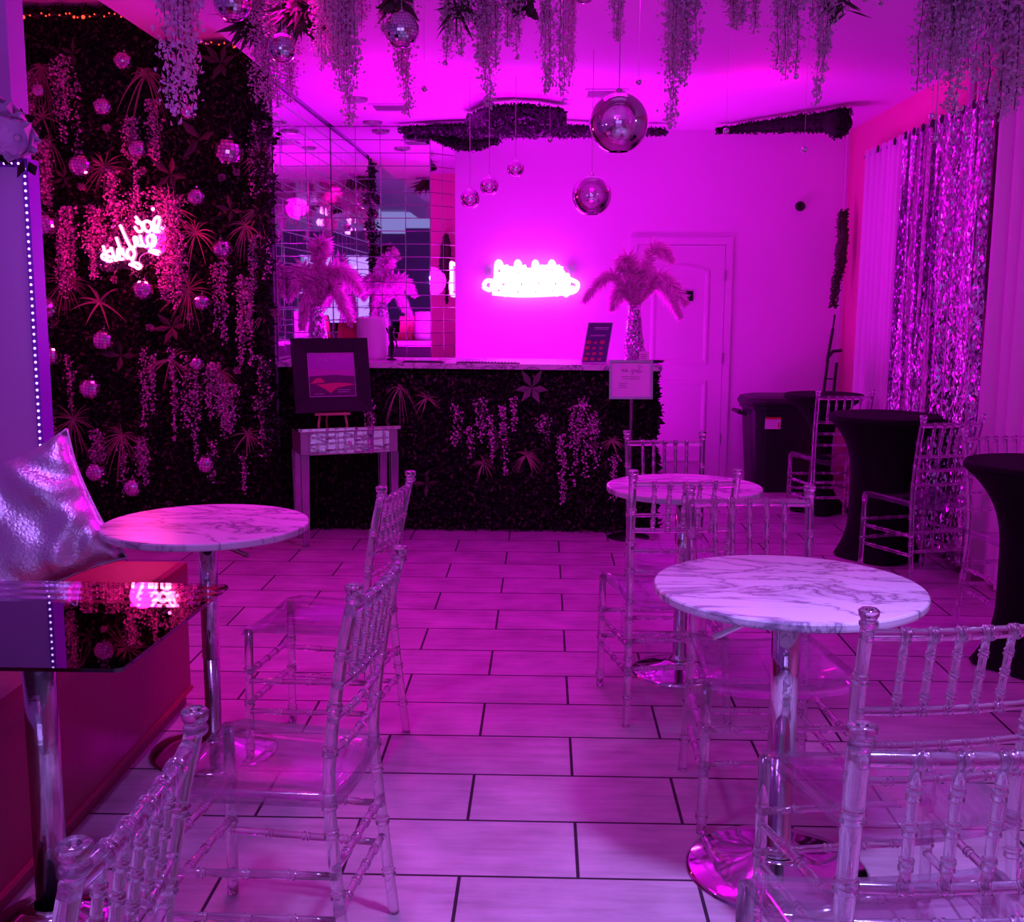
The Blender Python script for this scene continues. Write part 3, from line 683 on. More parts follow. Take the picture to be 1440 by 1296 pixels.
leafy(555, -8, 4.2, .1, 30, 'small dark leaf bunch above the hanging disco ball'); leafy(645, 2, 4.2, .13, 34, 'spiky dark leaf bunch at the top, right of the disco ball', w=.008)
leafy(735, -2, 4.2, .08, 14, 'few dark leaves at the top edge, centre'); leafy(1182, 0, 4.0, .1, 26, 'spiky leaf bunch at the top edge, right', w=.007); leafy(365, 15, 5.3, .2, 110, 'dark leaf bunch at the upper right end of the plant wall', top=ZC)

# dark garlands at the ceiling line on the back wall
def garland(name, outline_pts, Y, th, n, lab, mat, seed):
    """lumpy mass following a spine [(px,py,r_px)...]"""
    rr = random.Random(seed); bm = bmesh.new(); core = bmesh.new(); P = []
    for a, b_ in zip(outline_pts, outline_pts[1:]):
        for k in range(8):
            t = k/8; P.append(tuple(a[i]*(1-t)+b_[i]*t for i in range(3)))
    P.append(outline_pts[-1])
    Q = []
    for x, y, r in P:
        yy_ = min(Y, onz(x, y-r*1.1, ZC-.03).y) if Y < 8.7 and not name.startswith('corner') else Y
        Q.append((at(x, y, yy_), r*yy_/FPX))
    c0 = Q[0][0]
    tube(core, [q[0]-c0 for q in Q], lambda i: max(.006, Q[i][1]*.9), 12)
    for i in range(n):
        j = rr.randrange(len(Q)); c, R_ = Q[j]; a = rr.uniform(0, 2*PI); k = rr.uniform(.75, 1.02)
        q = c-c0+Vector((rr.uniform(-.03, .03), math.cos(a)*R_*k, math.sin(a)*R_*k))
        leafquad(bm, q, rv(rr), rv(rr), .02*rr.uniform(.6, 1.3), .008)
    o = thing(name, lab, 'garland', c0); obj('core', core, mat, o, smooth=True); obj('leaf_cover', bm, mat, o)['kind'] = 'stuff'
    return o
garland('dark_garland', [(566, 183, 4), (610, 182, 6), (650, 184, 9), (700, 184, 10), (790, 184, 9), (860, 185, 7), (932, 185, 4)], 8.69, .1, 5000, 'long dark sparkling garland along the ceiling line above the neon', 'dark_sparkle', 1)
garland('dark_garland', [(662, 172, 9), (690, 164, 15), (720, 160, 13), (760, 163, 14), (790, 165, 11)], 8.69, .1, 4200, 'raised hump of dark sparkling garland above its middle', 'dark_sparkle', 2)
garland('dark_garland', [(600, 186, 5), (625, 194, 9), (645, 200, 11), (670, 198, 13), (700, 192, 8)], 8.69, .1, 2600, 'drooping dark leaf clump at the upper corner of mirror tiles', 'leaf_dark', 3)
garland('dark_garland', [(1012, 184, 3), (1060, 179, 7), (1120, 174, 11), (1165, 171, 14), (1180, 174, 20), (1190, 168, 14)], 8.69, .1, 4400, 'dark garland on the ceiling line at the right corner', 'leaf_dark', 4)
g = garland('corner_garland', [(1187, 298, 3), (1184, 315, 7), (1186, 335, 8), (1182, 355, 9), (1183, 372, 6), (1176, 395, 1.5), (1172, 430, 1.5)], 8.75, .1, 2600, 'dark reddish leaf cluster hanging in the right rear corner', 'leaf_mid', 6)

# ceiling fixtures
vent_spots = [(852, 130, 7.3, 'ceiling vent directly above the largest mirrored globe'), (502, 138, 8.0, 'flat round ceiling fixture above the mirror tiles, left'), (550, 150, 8.2, 'rectangular ceiling vent above mirror tiles'), (524, 171, 8.6, 'flat ceiling fixture closest to the mirror tiles')]
for i, (px, py, Y, lab) in enumerate(vent_spots):
    p = onz(px, py, ZC); o = thing('ceiling_vent', lab, 'vent', (p.x, p.y, ZC), 0, 'vents and fixtures on the ceiling')
    if i in (0, 2):
        bm = bmesh.new(); box(bm, -.14, .14, -.14, -.12, -.012, 0); box(bm, -.14, .14, .12, .14, -.012, 0); box(bm, -.14, -.12, -.12, .12, -.012, 0); box(bm, .12, .14, -.12, .12, -.012, 0); obj('frame', bm, 'ceiling_paint', o)
        bm = bmesh.new()
        for k in range(7): box(bm, -.12, .12, -.11+.033*k, -.095+.033*k, -.008, -.004)
        obj('louvre', bm, 'frame_silver', o)
    else:
        bm = bmesh.new(); lathe(bm, [(.075, -.001), (.07, -.02), (.055, -.024), (0, -.024)], 24); obj('trim_ring', bm, 'frame_silver', o)
        bm = bmesh.new(); lathe(bm, [(.05, -.0245), (.04, -.028), (0, -.029)], 24); obj('diffuser', bm, 'frame_silver', o)

# ------------------------------------------------------------------ bar counter
CYF = 6.99
cxl, cxr = XM+.015, at(919, 600, CYF).x
BAR = thing('bar_counter', 'bar counter with a dark foliage-covered front and white marble top', 'bar counter', (0, CYF, 0))
obj('carcass', bx(cxl, cxr, .0, .5, .0, 1.03), 'backing', BAR)
a = at(495, 511.5, CYF-.08); b_ = at(931, 522, CYF-.08)
bm = bmesh.new(); z0, z1 = 1.032, 1.072
def slabz(x): return 1.032+.012*(1-(x-cxl)/(b_.x-cxl))
v = [(cxl, -.09), (b_.x, -.09), (b_.x, .56), (cxl, .56)]
q0 = [bm.verts.new((x, y, slabz(x))) for x, y in v]; q1 = [bm.verts.new((x, y, slabz(x)+.034)) for x, y in v]
bm.faces.new(q0[::-1]); bm.faces.new(q1)
for k in range(4): bm.faces.new((q0[k], q0[(k+1) % 4], q1[(k+1) % 4], q1[k]))
obj('marble_top', bm, 'marble_slab', BAR)
TOPZ = 1.072
rr = random.Random(21)
lm = leaf_mat(cxl, cxr-.02, .0, 1.03, 0, 15000, rr, .032, .08, name='foliage_front', parent=BAR); lm['kind'] = 'stuff'
# ragged right end
bm = bmesh.new()
for k in range(1500):
    z = rr.uniform(0, 1.03); bump_ = .02+.035*abs(math.sin(z*9+1))
    c = Vector((cxr-.02+bump_*rr.random(), rr.uniform(-.07, .4), z)); leafquad(bm, c, rv(rr)+Vector((.6, 0, 0)), rv(rr), .04*rr.uniform(.6, 1.3), .014)
o = obj('foliage_end', bm, 'leaf_dark', BAR); o['kind'] = 'stuff'
for px, py, l, w in ((672, 560, .28, .1), (708, 570, .45, .035), (657, 600, .2, .05), (720, 560, .2, .04), (768, 585, .2, .08), (820, 560, .5, .07), (807, 570, .5, .05), (788, 610, .45, .05), (835, 580, .35, .06), (520, 560, .35, .06), (690, 585, .3, .03), (865, 640, .3, .05), (640, 570, .25, .05)):
    rr2 = random.Random(px+py*2); vb, bb = wisteria(rr2, l, w, 3 if w > .05 else 2, 230, .016); p = at(px, py, CYF-.1)
    o = obj('wisteria_spray', bb, None, BAR, mats=['blossom', 'blossom_dim']); o.location = (p.x, p.y-CYF, min(p.z, 1.0)); obj('stem', vb, 'vine', o)
for px, py, L, n, w, dr in ((562, 545, .2, 14, .003, 1.7), (740, 640, .14, 30, .004, .5), (600, 560, .12, 18, .004, .5), (860, 620, .12, 18, .004, .6), (680, 650, .12, 20, .003, .5)): tuft(px, py, L*.7, n, w, dr, Y=CYF-.08, parent=BAR, base=CYF)
broad(748, 545, .14, 6, BAR, CYF, CYF-.09); broad(700, 620, .1, 4, BAR, CYF, CYF-.08, 'leaf_mid'); broad(600, 680, .1, 4, BAR, CYF, CYF-.08, 'leaf_mid')

# ---- things standing on the bar
def onbar(px, Y): return Vector((at(px, 500, Y).x, Y, slabz(at(px, 500, Y).x)+.034))
def feather_vase(px, Y, lab, Hs, fe, lab2, wr=.05):
    base = onbar(px, Y)
    o = thing('glitter_vase', lab, 'vase', base, 0, 'glitter vases on the bar')
    bm = bmesh.new(); lathe(bm, [(wr*1.05, 0), (wr*1.15, .02), (wr*1.28, .1*Hs), (wr*1.1, .2*Hs), (wr*.8, .32*Hs), (wr*.78, .37*Hs), (wr*.66, .37*Hs), (wr*.6, .33*Hs), (0, .3*Hs)], 28); obj('body', bm, 'glitter', o, smooth=True)
    bm = bmesh.new(); lathe(bm, [(wr*1.3, 0), (wr*1.3, .006), (wr*1.16, .012)], 28); obj('foot', bm, 'chrome', o)
    f = thing('feather_plume', lab2, 'feathers', base+Vector((0, 0, .34*Hs)), 0, 'pink feather plumes in the vases')
    for i, (dx, dz, dy, wd) in enumerate(fe):
        # one ostrich feather: quill curve ending at offset (dx,dz), drooping tip
        end = Vector((dx, dy, dz)); mid = Vector((dx*.45, dy*.5, max(dz, .0)*.75+.11+abs(dx)*.25))
        pts = spline([(0, 0, 0), mid*.6, mid, (mid+end)/2+Vector((0, 0, .03)), end], 6)
        qb = bmesh.new(); tube(qb, pts, .0018, 5); q = obj('quill', qb, 'quill', f)
        vb = bmesh.new(); n = len(pts); rr = random.Random(i+px)
        for k in range(2, n):
            t = k/(n-1); wdt = wd*1.35*math.sin(min(1, t*1.5)*PI*.5)*(1.0-.55*max(0, t-.75)*4)
            tg = (pts[min(k+1, n-1)]-pts[k-1]).normalized()
            for rep in range(64):
                ang = rr.uniform(0, 2*PI); nrm = tg.orthogonal().normalized(); s = tg.cross(nrm)
                dd = (nrm*math.cos(ang)+s*math.sin(ang))*1.0+tg*.6+Vector((0, 0, -.35))
                base_ = pts[k-1].lerp(pts[k], rr.random()); leafquad(vb, base_, dd, rv(rr), wdt*rr.uniform(.7, 1.15), .005, 0, .1)
        obj('vane', vb, 'feather_soft', f)
    return o
feather_vase(891, 7.32, 'tall glitter vase with pink feathers at the right end of the bar', 1.0, [(-.10, .26, 0, .07), (.24, .31, .02, .06), (.3, -.05, .0, .06), (.33, .04, -.05, .06), (-.33, .05, .0, .055), (-.15, .0, .04, .07), (.12, .14, .05, .08), (-.02, .2, .03, .08)], 'pink feather plume in the vase at the right end of the bar')
feather_vase(447, 7.32, 'glitter vase with pink feathers behind the black framed poster', .92, [(.04, .36, 0, .07), (.06, .40, .02, .065), (.3, .12, .0, .07), (.24, -.1, -.03, .06), (-.1, -.12, .0, .06), (-.2, .06, .0, .06), (.15, .16, .03, .08), (-.02, .15, .04, .09), (-.2, .16, .03, .06)], 'pink feather plume behind the black framed poster', .055)
# ornate pink frame
def frame_thing(name, label, cat, c, w, h, border, th, mf, mi, lean=0., rz=0., z0=None, scallop=0., shear=0.):
    root = thing(name, label, cat, c, rz)
    Mx = Matrix.Rotation(-lean, 4, 'X')
    bm = bmesh.new(); n = 40
    def ringp(k):
        t = k/n*4; s = int(t) % 4; u = t-int(t); P = [(-w/2, 0), (w/2, 0), (w/2, h), (-w/2, h)]; a, b_ = P[s], P[(s+1) % 4]; x, z = a[0]+(b_[0]-a[0])*u, a[1]+(b_[1]-a[1])*u
        e = 1+scallop*abs(math.sin(u*PI*3)); return ((x)*e, (z-h/2)*e+h/2)
    outer = [ringp(k) for k in range(n)]
    inner = [(x*(1-2*border/w) if scallop == 0 else x*(1-2*border/w)/(1+scallop*abs(math.sin((k/n*4 % 1)*PI*3))), ((z-h/2)/(1 if scallop == 0 else 1+scallop*abs(math.sin((k/n*4 % 1)*PI*3))))*(1-2*border/h)+h/2) for k, (x, z) in enumerate(outer)]
    vo = [bm.verts.new(Mx@Vector((x, 0, z))) for x, z in outer]; vf = [bm.verts.new(Mx@Vector((x*.985, -th, (z-h/2)*.985+h/2))) for x, z in outer]
    vi = [bm.verts.new(Mx@Vector((x, -th*.6, z))) for x, z in inner]; vb_ = [bm.verts.new(Mx@Vector((x, -.001, z))) for x, z in inner]
    for A, B in ((vo, vf), (vf, vi), (vi, vb_), (vb_, vo)):
        for k in range(n): bm.faces.new((A[k], A[(k+1) % n], B[(k+1) % n], B[k]))
    bmesh.ops.recalc_face_normals(bm, faces=bm.faces[:])
    obj('frame', bm, mf, root)
    bw, bh = w-2*border, h-2*border
    obj('picture', bx(-bw/2-.002, bw/2+.002, -th*.45, -th*.2, border-.002, h-border+.002, Mx), mi, root)
    return root, Mx, bw, bh, border, -th*.45
c = onbar(488, 7.25)
fr, *_ = frame_thing('picture_frame', 'ornate dark pink picture frame leaning on the bar beside the vase', 'picture frame', c+Vector((.02, 0, 0)), .19, .235, .03, .03, 'frame_pink', 'poster_dune', .22, -.35, scallop=.04)
bm = bmesh.new(); tube(bm, [(0, .02, .15), (0, .1, .0)], .006, 6); obj('easel_strut', bm, 'frame_pink', fr)
# white drum lampshade-like tub
c = onbar(524, 7.25)
o = thing('white_tub', 'white fluted round tub standing on the bar between frame and figurine', 'container', c)
bm = bmesh.new(); n = 64; prof = [(.085, 0), (.1, .03), (.103, .26), (.106, .27), (.1, .272), (.097, .262), (.094, .05), (0, .04)]
lathe(bm, prof, n)
for v_ in bm.verts:
    a = math.atan2(v_.co.y, v_.co.x); k = 1+.018*math.sin(a*24); v_.co.x *= k; v_.co.y *= k
obj('body', bm, 'shade_white', o, smooth=True)
bm = bmesh.new(); rr = random.Random(4)
for k in range(40): a = rr.uniform(0, 6.28); q = rr.uniform(0, .085); leafquad(bm, (q*math.cos(a), q*math.sin(a), .262), (rr.uniform(-.6, .6), rr.uniform(-.6, .6), 1), rv(rr), .02, .012)
tube(bm, [(0, 0, .04), (0, 0, .263)], .085, 20)
obj('tissue_filling', bm, 'shade_white', o)
# figurine: slim dark trophy
c = onbar(551, 7.2)
o = thing('figurine', 'slim dark figurine on a small round foot on the bar', 'figurine', c)
bm = bmesh.new(); lathe(bm, [(.035, 0), (.035, .008), (.012, .014), (.009, .03)], 20); obj('foot', bm, 'black_plastic', o, smooth=True)
bm = bmesh.new(); lathe(bm, [(.009, .028), (.014, .05), (.02, .09), (.012, .13), (.018, .15), (.014, .17), (.006, .178)], 16); tube(bm, [(0, 0, .16), (.03, 0, .12), (.035, 0, .08)], .006, 6); tube(bm, [(0, 0, .16), (-.02, -.02, .18), (-.03, -.02, .21)], .006, 6); obj('torso', bm, 'frame_black', o, smooth=True)
bm = bmesh.new(); sphere(bm, (0, 0, .198), .021, 14, 10, 1.1); leafquad(bm, (0, 0, .21), (1, 0, .6), (0, 1, 0), .03, .01); obj('head', bm, 'frame_black', o, smooth=True)
# low dark mats
for px, lab, w in ((596, 'thin dark bar mat on the counter left of centre', .13), (687, 'thin dark bar mat on the counter under the bright wall neon', .2)):
    c = onbar(px, 7.0); o = thing('bar_mat', lab, 'bar mat', c, 0, 'bar mats on the counter'); obj('tray', bx(-w, w, -.06, .06, .0, .006, bev=.002), 'black_plastic', o)
    bm = bmesh.new()
    for k in range(18): box(bm, -w*.93+w*1.86*k/18, -w*.93+w*1.86*k/18+.006, -.05, .05, .006, .009)
    obj('ribs', bm, 'black_matte', o)
# tent menu sign
A = at(815, 508, 7.12); B = at(848, 510, 7.12); T = at(858, 457, 7.22)
c = onbar(835, 7.12); o = thing('menu_sign', 'dark tilted menu sign with small pink pictures on the bar', 'sign', c, .12)
Mx = Matrix.Rotation(-.2, 4, 'X')@Matrix(((1, 0, .19, 0), (0, 1, 0, 0), (0, 0, 1, 0), (0, 0, 0, 1)))
w, h = .078, .26
obj('sign_board', bx(-w, w, -.006, .0, 0, h, Mx), 'menu_dark', o)
bm = bmesh.new(); box(bm, -w-.004, w+.004, -.008, -.0005, -.001, .004, Mx); box(bm, -w-.004, w+.004, -.008, -.0005, h-.003, h+.002, Mx); box(bm, -w-.004, -w+.001, -.008, -.0005, .004, h-.003, Mx); box(bm, w-.001, w+.004, -.008, -.0005, .004, h-.003, Mx); obj('edge', bm, 'poster_line', o)
o['label'] = 'dark tilted menu sign with small pink pictures on the bar'
bm = bmesh.new(); box(bm, -.035, .06, -.0075, -.0062, h-.035, h-.03, Mx)
for k in range(16): box(bm, -.03+.0055*k, -.0265+.0055*k, -.0075, -.0062, h-.045, h-.041, Mx)
obj('heading', bm, 'poster_line', o)
bm = bmesh.new(); rr = random.Random(8)
for i in range(4):
    for j in range(3):
        x, z = -.055+.045*j+rr.uniform(-.006, .006), .015+.036*i; s = rr.uniform(.009, .015); box(bm, x-s, x+s, -.0075, -.0062, z, z+s*1.4, Mx)
obj('menu_pictures', bm, 'poster_dune', o)
bm = bmesh.new(); box(bm, -.05, .05, .0, .004, 0, .19, Matrix.Translation((.03, .09, 0))@Matrix.Rotation(.35, 4, 'X')); obj('stand_strut', bm, 'frame_silver', o)
# small cards and bottle near right vase
c = onbar(906, 7.15); o = thing('small_card', 'small pale card standing on the bar beside the right vase', 'card', c); Mx = Matrix.Rotation(-.15, 4, 'X'); obj('card', bx(-.032, .032, -.003, 0, 0, .075, Mx), 'label', o)
bm = bmesh.new()
for k in range(4): box(bm, -.024, .02-.008*(k % 2), -.0045, -.003, .018+.012*k, .021+.012*k, Mx)
obj('printing', bm, 'ink', o); obj('stand_foot', bx(-.02, .02, 0, .03, 0, .004), 'label', o)
c = onbar(903, 7.3); o = thing('small_bottle', 'small slim bottle on the bar directly right of the right vase', 'bottle', c)
bm = bmesh.new(); lathe(bm, [(.018, 0), (.02, .01), (.02, .08), (.009, .1), (.008, .13)], 16); obj('body', bm, 'blossom_white', o, smooth=True)
bm = bmesh.new(); lathe(bm, [(.01, .13), (.01, .15), (0, .152)], 12); obj('cap', bm, 'chrome', o)
c = onbar(921, 7.25); o = thing('hand_tray', 'small dark dish at the right tip of the marble bar top', 'dish', c)
bm = bmesh.new(); lathe(bm, [(.05, 0), (.065, .014), (.062, .014), (.045, .006), (0, .005)], 24); obj('bowl', bm, 'black_plastic', o, smooth=True); bm = bmesh.new(); lathe(bm, [(.035, -.001+.001), (.035, .0005)], 20); obj('foot_ring', bm, 'black_matte', o)

# sign on a stand in front of the bar
A = at(857, 506, 6.78); B = at(917, 561, 6.78); f0 = onz(868, 752); sx = at(887, 600, 6.78).x
o = thing('floor_sign', 'silver framed notice on a slim floor stand in front of the bar', 'sign stand', (sx, 6.78, 0))
bm = bmesh.new(); lathe(bm, [(0, 0), (.13, 0), (.13, .008), (.03, .018), (.012, .03), (0, .03)], 32); obj('base', bm, 'frame_black', o, smooth=True)
bm = bmesh.new(); tube(bm, [(0, 0, .02), (0, 0, .9)], .011, 12); obj('pole', bm, 'steel_scratch', o)
cx, zb, w, h = (A.x+B.x)/2-sx, B.z, B.x-A.x, A.z-B.z
Mx = Matrix.Translation((cx, -.02, zb)) @ Matrix.Rotation(-.12, 4, 'X'); bd = .014
bm = bmesh.new(); box(bm, -w/2, w/2, -.02, 0, 0, bd, Mx); box(bm, -w/2, w/2, -.02, 0, h-bd, h, Mx); box(bm, -w/2, -w/2+bd, -.02, 0, bd, h-bd, Mx); box(bm, w/2-bd, w/2, -.02, 0, bd, h-bd, Mx)
fr = obj('frame', bm, 'frame_silver', o)
obj('notice', bx(-w/2+bd, w/2-bd, -.012, -.006, bd, h-bd, Mx), 'paper', fr)
bm = bmesh.new()
def scr(bm, pts, Mx, y=-.0128, r=.0014):
    tube(bm, spline([Mx@Vector((x, y, z)) for x, z in pts], 5), r, 5)
scr(bm, [(-.06, .185), (-.052, .165), (-.046, .185), (-.04, .165), (-.034, .18)], Mx); scr(bm, [(-.028, .19), (-.03, .165), (-.022, .175), (-.018, .164)], Mx)
scr(bm, [(.004, .182), (.0, .168), (.012, .165), (.014, .182), (.008, .15), (.0, .155)], Mx); scr(bm, [(.02, .18), (.03, .165), (.035, .18), (.042, .16)], Mx); scr(bm, [(.05, .195), (.048, .162), (.06, .175), (.064, .162)], Mx); scr(bm, [(.04, .2), (.055, .205), (.068, .192)], Mx)
for z, x0, x1 in ((.135, -.06, .05), (.122, -.05, .055), (.095, -.075, -.02), (.083, -.07, -.03), (.071, -.075, -.02)): box(bm, x0, x1, -.0135, -.0122, z, z+.0025, Mx)
obj('lettering', bm, 'ink', fr)

# ------------------------------------------------------------------ mirrored console table with framed poster
FLp = Vector((-1.42, 6.38, 0)); ang = math.radians(22); u = Vector((math.cos(ang), math.sin(ang), 0)); nb = Vector((-math.sin(ang), math.cos(ang), 0))
CW, CD, CH = .585, .33, .715
CT = thing('console_table', 'mirrored console table with tapered legs and one drawer by the bar', 'console table', FLp, ang)
t = .0
obj('top', bx(-.015, CW+.015, -.015, CD+.015, CH-.02, CH, bev=.003), 'mirror', CT)
bm = bmesh.new(); box(bm, 0.0, CW, .012, CD-.012, CH-.16, CH-.021); obj('apron', bm, 'frame_silver', CT)
bm = bmesh.new(); box(bm, .055, CW-.055, .0, .0115, CH-.155, CH-.028); dr = obj('drawer', bm, 'mirror', CT)
bm = bmesh.new(); box(bm, .05, CW-.05, -.003, .0115, CH-.16, CH-.155); box(bm, .05, CW-.05, -.003, .0115, CH-.028, CH-.023); box(bm, .05, .055, -.003, .0115, CH-.155, CH-.028); box(bm, CW-.055, CW-.05, -.003, .0115, CH-.155, CH-.028)
for xx in (.22, .37): box(bm, xx, xx+.003, -.002, .0, CH-.155, CH-.028)
obj('drawer_trim', bm, 'frame_silver', dr)
bm = bmesh.new(); sphere(bm, (.29, -.012, CH-.095), .011, 14, 10); obj('knob', bm, 'chrome', dr, smooth=True)
for (lx, ly) in ((.0, .0), (CW-.045, .0), (.0, CD-.045), (CW-.045, CD-.045)):
    bm = bmesh.new(); q0 = [(lx, ly), (lx+.045, ly), (lx+.045, ly+.045), (lx, ly+.045)]; cx_, cy_ = lx+.0225, ly+.0225
    lo = [bm.verts.new((cx_+(x-cx_)*.7, cy_+(y-cy_)*.7, 0)) for x, y in q0]; hi = [bm.verts.new((x, y, CH-.161)) for x, y in q0]
    bm.faces.new(lo[::-1]); bm.faces.new(hi)
    for k in range(4): bm.faces.new((lo[k], lo[(k+1) % 4], hi[(k+1) % 4], hi[k]))
    lg = obj('leg', bm, pm('mirror_leg', (.42, .4, .48), .1, 1.).name if 'mirror_leg' not in MATS else 'mirror_leg', CT)
    bm = bmesh.new()
    for k in range(4): tube(bm, [(cx_+(q0[k][0]-cx_)*.72, cy_+(q0[k][1]-cy_)*.72, .001), (q0[k][0], q0[k][1], CH-.161)], .0025, 5)
    obj('leg_edging', bm, 'frame_silver', lg)
# wooden mini easel + poster
ec = FLp+u*.22+nb*.16+Vector((0, 0, CH))
E_ = thing('table_easel', 'small wooden easel on the mirrored console holding the black frame', 'easel', ec, ang-.15)
bm = bmesh.new(); box(bm, -.105, .105, -.045, -.01, .06, .075); obj('ledge', bm, 'wood', E_)
for s in (-1, 1):
    bm = bmesh.new(); tube(bm, [(s*.085, -.03, 0), (s*.075, -.02, .065), (s*.03, .06, .3)], .008, 6); obj('leg', bm, 'wood', E_)
bm = bmesh.new(); tube(bm, [(-.03, .12, 0), (0, .07, .3)], .007, 6); obj('rear_leg', bm, 'wood', E_)
PWd, PHt = .47, .455
Po, Mx, bw, bh, bd, yy = frame_thing('framed_poster', 'black framed desert poster standing on the small wooden easel', 'framed poster', ec+Vector((.015, -.025, .077)), PWd, PHt, .095, .02, 'frame_black', 'poster_sky', .26, ang-.0)
Sh = Matrix(((1, 0, 0, 0), (0, 1, 0, 0), (0, 0, 1, 0), (0, 0, 0, 1)))
def flat(poly, y, mat, name):
    bm = bmesh.new(); bm.faces.new([bm.verts.new(Mx@Vector((x*bw/2, y, bd+bh*z))) for x, z in poly]); return obj(name, bm, mat, Po)
flat([(-1, .38), (1, .38), (1, .6), (-1, .64)], yy-.0004, 'poster_sky_low', 'far_dune_print')
flat([(-1, .0), (1, 0), (1, .46), (.1, .5), (-1, .47)], yy-.0008, 'poster_dark', 'ground_print')
flat([(-.95, .3), (-.3, .33), (-.5, .44), (-.7, .42)], yy-.0012, 'poster_dune', 'dune_print')
flat([(-.1, .08), (.2, .2), (1, .27), (.7, .3), (.2, .32), (-.7, .28), (-.35, .18)], yy-.0012, 'poster_dune', 'dune_print')
bm = bmesh.new(); W2, H0, H1 = bw/2, bd, bd+bh
for a, b_ in (((-W2, H0), (W2, H0)), ((W2, H0), (W2, H1)), ((W2, H1), (-W2, H1)), ((-W2, H1), (-W2, H0))): tube(bm, [Mx@Vector((a[0], yy-.003, a[1])), Mx@Vector((b_[0], yy-.003, b_[1]))], .0018, 4)
obj('inner_border', bm, 'poster_line', Po)
bm = bmesh.new()
for x0, z0, x1, z1 in ((-.5, .82, -.42, .9), (-.3, .82, -.2, .9), (-.3, .82, -.15, .82), (-.05, .82, .05, .9), (.05, .9, .15, .82), (.3, .82, .3, .9), (.45, .82, .5, .9), (.2, .15, .75, .15), (.2, .1, .7, .1), (-.8, .06, -.4, .06)):
    tube(bm, [Mx@Vector((x0*W2, yy-.002, bd+bh*z0)), Mx@Vector((x1*W2, yy-.002, bd+bh*z1))], .0013, 4)
obj('lettering', bm, 'poster_line', Po)

# ------------------------------------------------------------------ bright neon on back wall
NB = thing('neon_sign', 'glaring white neon lettering glowing on the magenta back wall', 'neon sign', (0, YB-.06, 0))
rr = random.Random(12); bm = bmesh.new()
def nb_(pts):
    P = [at(x, y, YB-.06) for x, y in pts]; tube(bm, spline([(p.x, 0, p.z) for p in P], 5), .0185, 8)
xs = 697
for k, (wd, tall) in enumerate(((17, 1), (13, 0), (14, 1), (13, 0), (13, 1), (12, 0), (14, 1), (14, 0))):
    y0 = 414+rr.uniform(-1, 1); y1 = 372 if tall else 384
    nb_([(xs, y0), (xs+1, y1), (xs+wd*.45, y1-1), (xs+wd*.6, (y0+y1)/2), (xs+wd*.3, (y0+y1)/2+3), (xs+wd*.7, y0), (xs+wd, y0-3)])
    nb_([(xs+2, (y0+y1)/2), (xs+wd*.5, (y0+y1)/2-6), (xs+wd*.9, y1+2), (xs+wd, (y0+y1)/2), (xs+wd*.8, y0-2)])
    xs += wd*.92
nb_([(692, 412), (730, 415), (770, 414), (806, 411)]); nb_([(693, 393), (720, 396), (760, 392), (800, 397)]); nb_([(696, 375), (716, 377), (740, 380), (770, 375), (792, 378)])  # extra rows fill the gaps, building the sign's blown-out glare into the tubing
nb_([(680, 402), (684, 395), (692, 396), (690, 407), (682, 405), (680, 402)]); nb_([(694, 403), (730, 405), (770, 403), (808, 405)]); nb_([(800, 392), (812, 398), (810, 408), (800, 412)]); nb_([(695, 385), (730, 388), (770, 384), (799, 388)])
obj('glass_tubing', bm, 'neon_white', NB, smooth=True)
A, B = at(683, 372, YB-.04), at(808, 414, YB-.04)
obj('backboard', bx(A.x, B.x, .018, .022, B.z, A.z), 'clear_pane', NB)
bm = bmesh.new()
for x, y in ((690, 378), (800, 380), (690, 410), (800, 410)): p = at(x, y, YB-.06); tube(bm, [(p.x, .0, p.z), (p.x, .058, p.z)], .006, 8)
obj('standoff', bm, 'chrome', NB)

# ------------------------------------------------------------------ curtains on the right wall
XCur = 2.31; zc = 2.5
def curtain(y0, y1, mat, zb, n, amp, seed, name, label, eyelets=None, parent=None, zt=2.53):
    rr = random.Random(seed); bm = bmesh.new(); nu = n*10; nz = 16; ph = rr.uniform(0, 6); rows = []
    am = [rr.uniform(.65, 1.2) for _ in range(n+3)]
    for j in range(nz+1):
        tz = j/nz; z = zt+(zb-zt)*tz; row = []
        for i in range(nu+1):
            s = i/nu; y = y0+(y1-y0)*s; a = s*n*2*PI+ph+.5*math.sin(tz*2.2+i*.01)*tz; k = am[int(s*n)]
            x = XCur+amp*k*math.sin(a)*(1+.25*tz)+amp*.3*math.sin(a*2.3+tz*1.5)*tz
            row.append(bm.verts.new((x, y+amp*.3*math.cos(a)*tz, z+(.012*math.sin(a) if j == nz else 0))))
        rows.append(row)
    for a, b_ in zip(rows, rows[1:]):
        for i in range(nu): bm.faces.new((a[i], a[i+1], b_[i+1], b_[i]))
    o = thing(name, label, 'curtain', (0, 0, 0)); pnl = obj('panel', bm, mat, o, smooth=True)
    ring = None
    for k in (eyelets if eyelets is not None else range(n)):
        s = ((k+.25)*2*PI-ph)/(n*2*PI) % 1; yy_ = y0+(y1-y0)*s
        bm = bmesh.new(); pts = [(XCur-amp-.006, yy_+.02*math.cos(a), zc-.0+.022*math.sin(a)) for a in [2*PI*q/14 for q in range(15)]]
        tube(bm, pts, .004, 6, cap=False); lathe(bm, [(0, -.001), (.017, -.001), (.017, .001), (0, .001)], 14, M=Matrix.Translation((XCur-amp-.004, yy_, zc))@Matrix.Rotation(PI/2, 4, 'Y'))
        obj('eyelet', bm, 'black_plastic', pnl)
    return o
def yat(px): # Y on the curtain plane for photo column px
    d = ray(px, 400); return XCur*d.y/d.x
yA0, yA1, yS1 = yat(1212), yat(1266), yat(1392)
curtain(yA1+.02, yA0, 'sheer', .3, 7, .03, 1, 'sheer_curtain', 'bright magenta-lit sheer curtain at the far end of the right wall', eyelets=(1, 4))
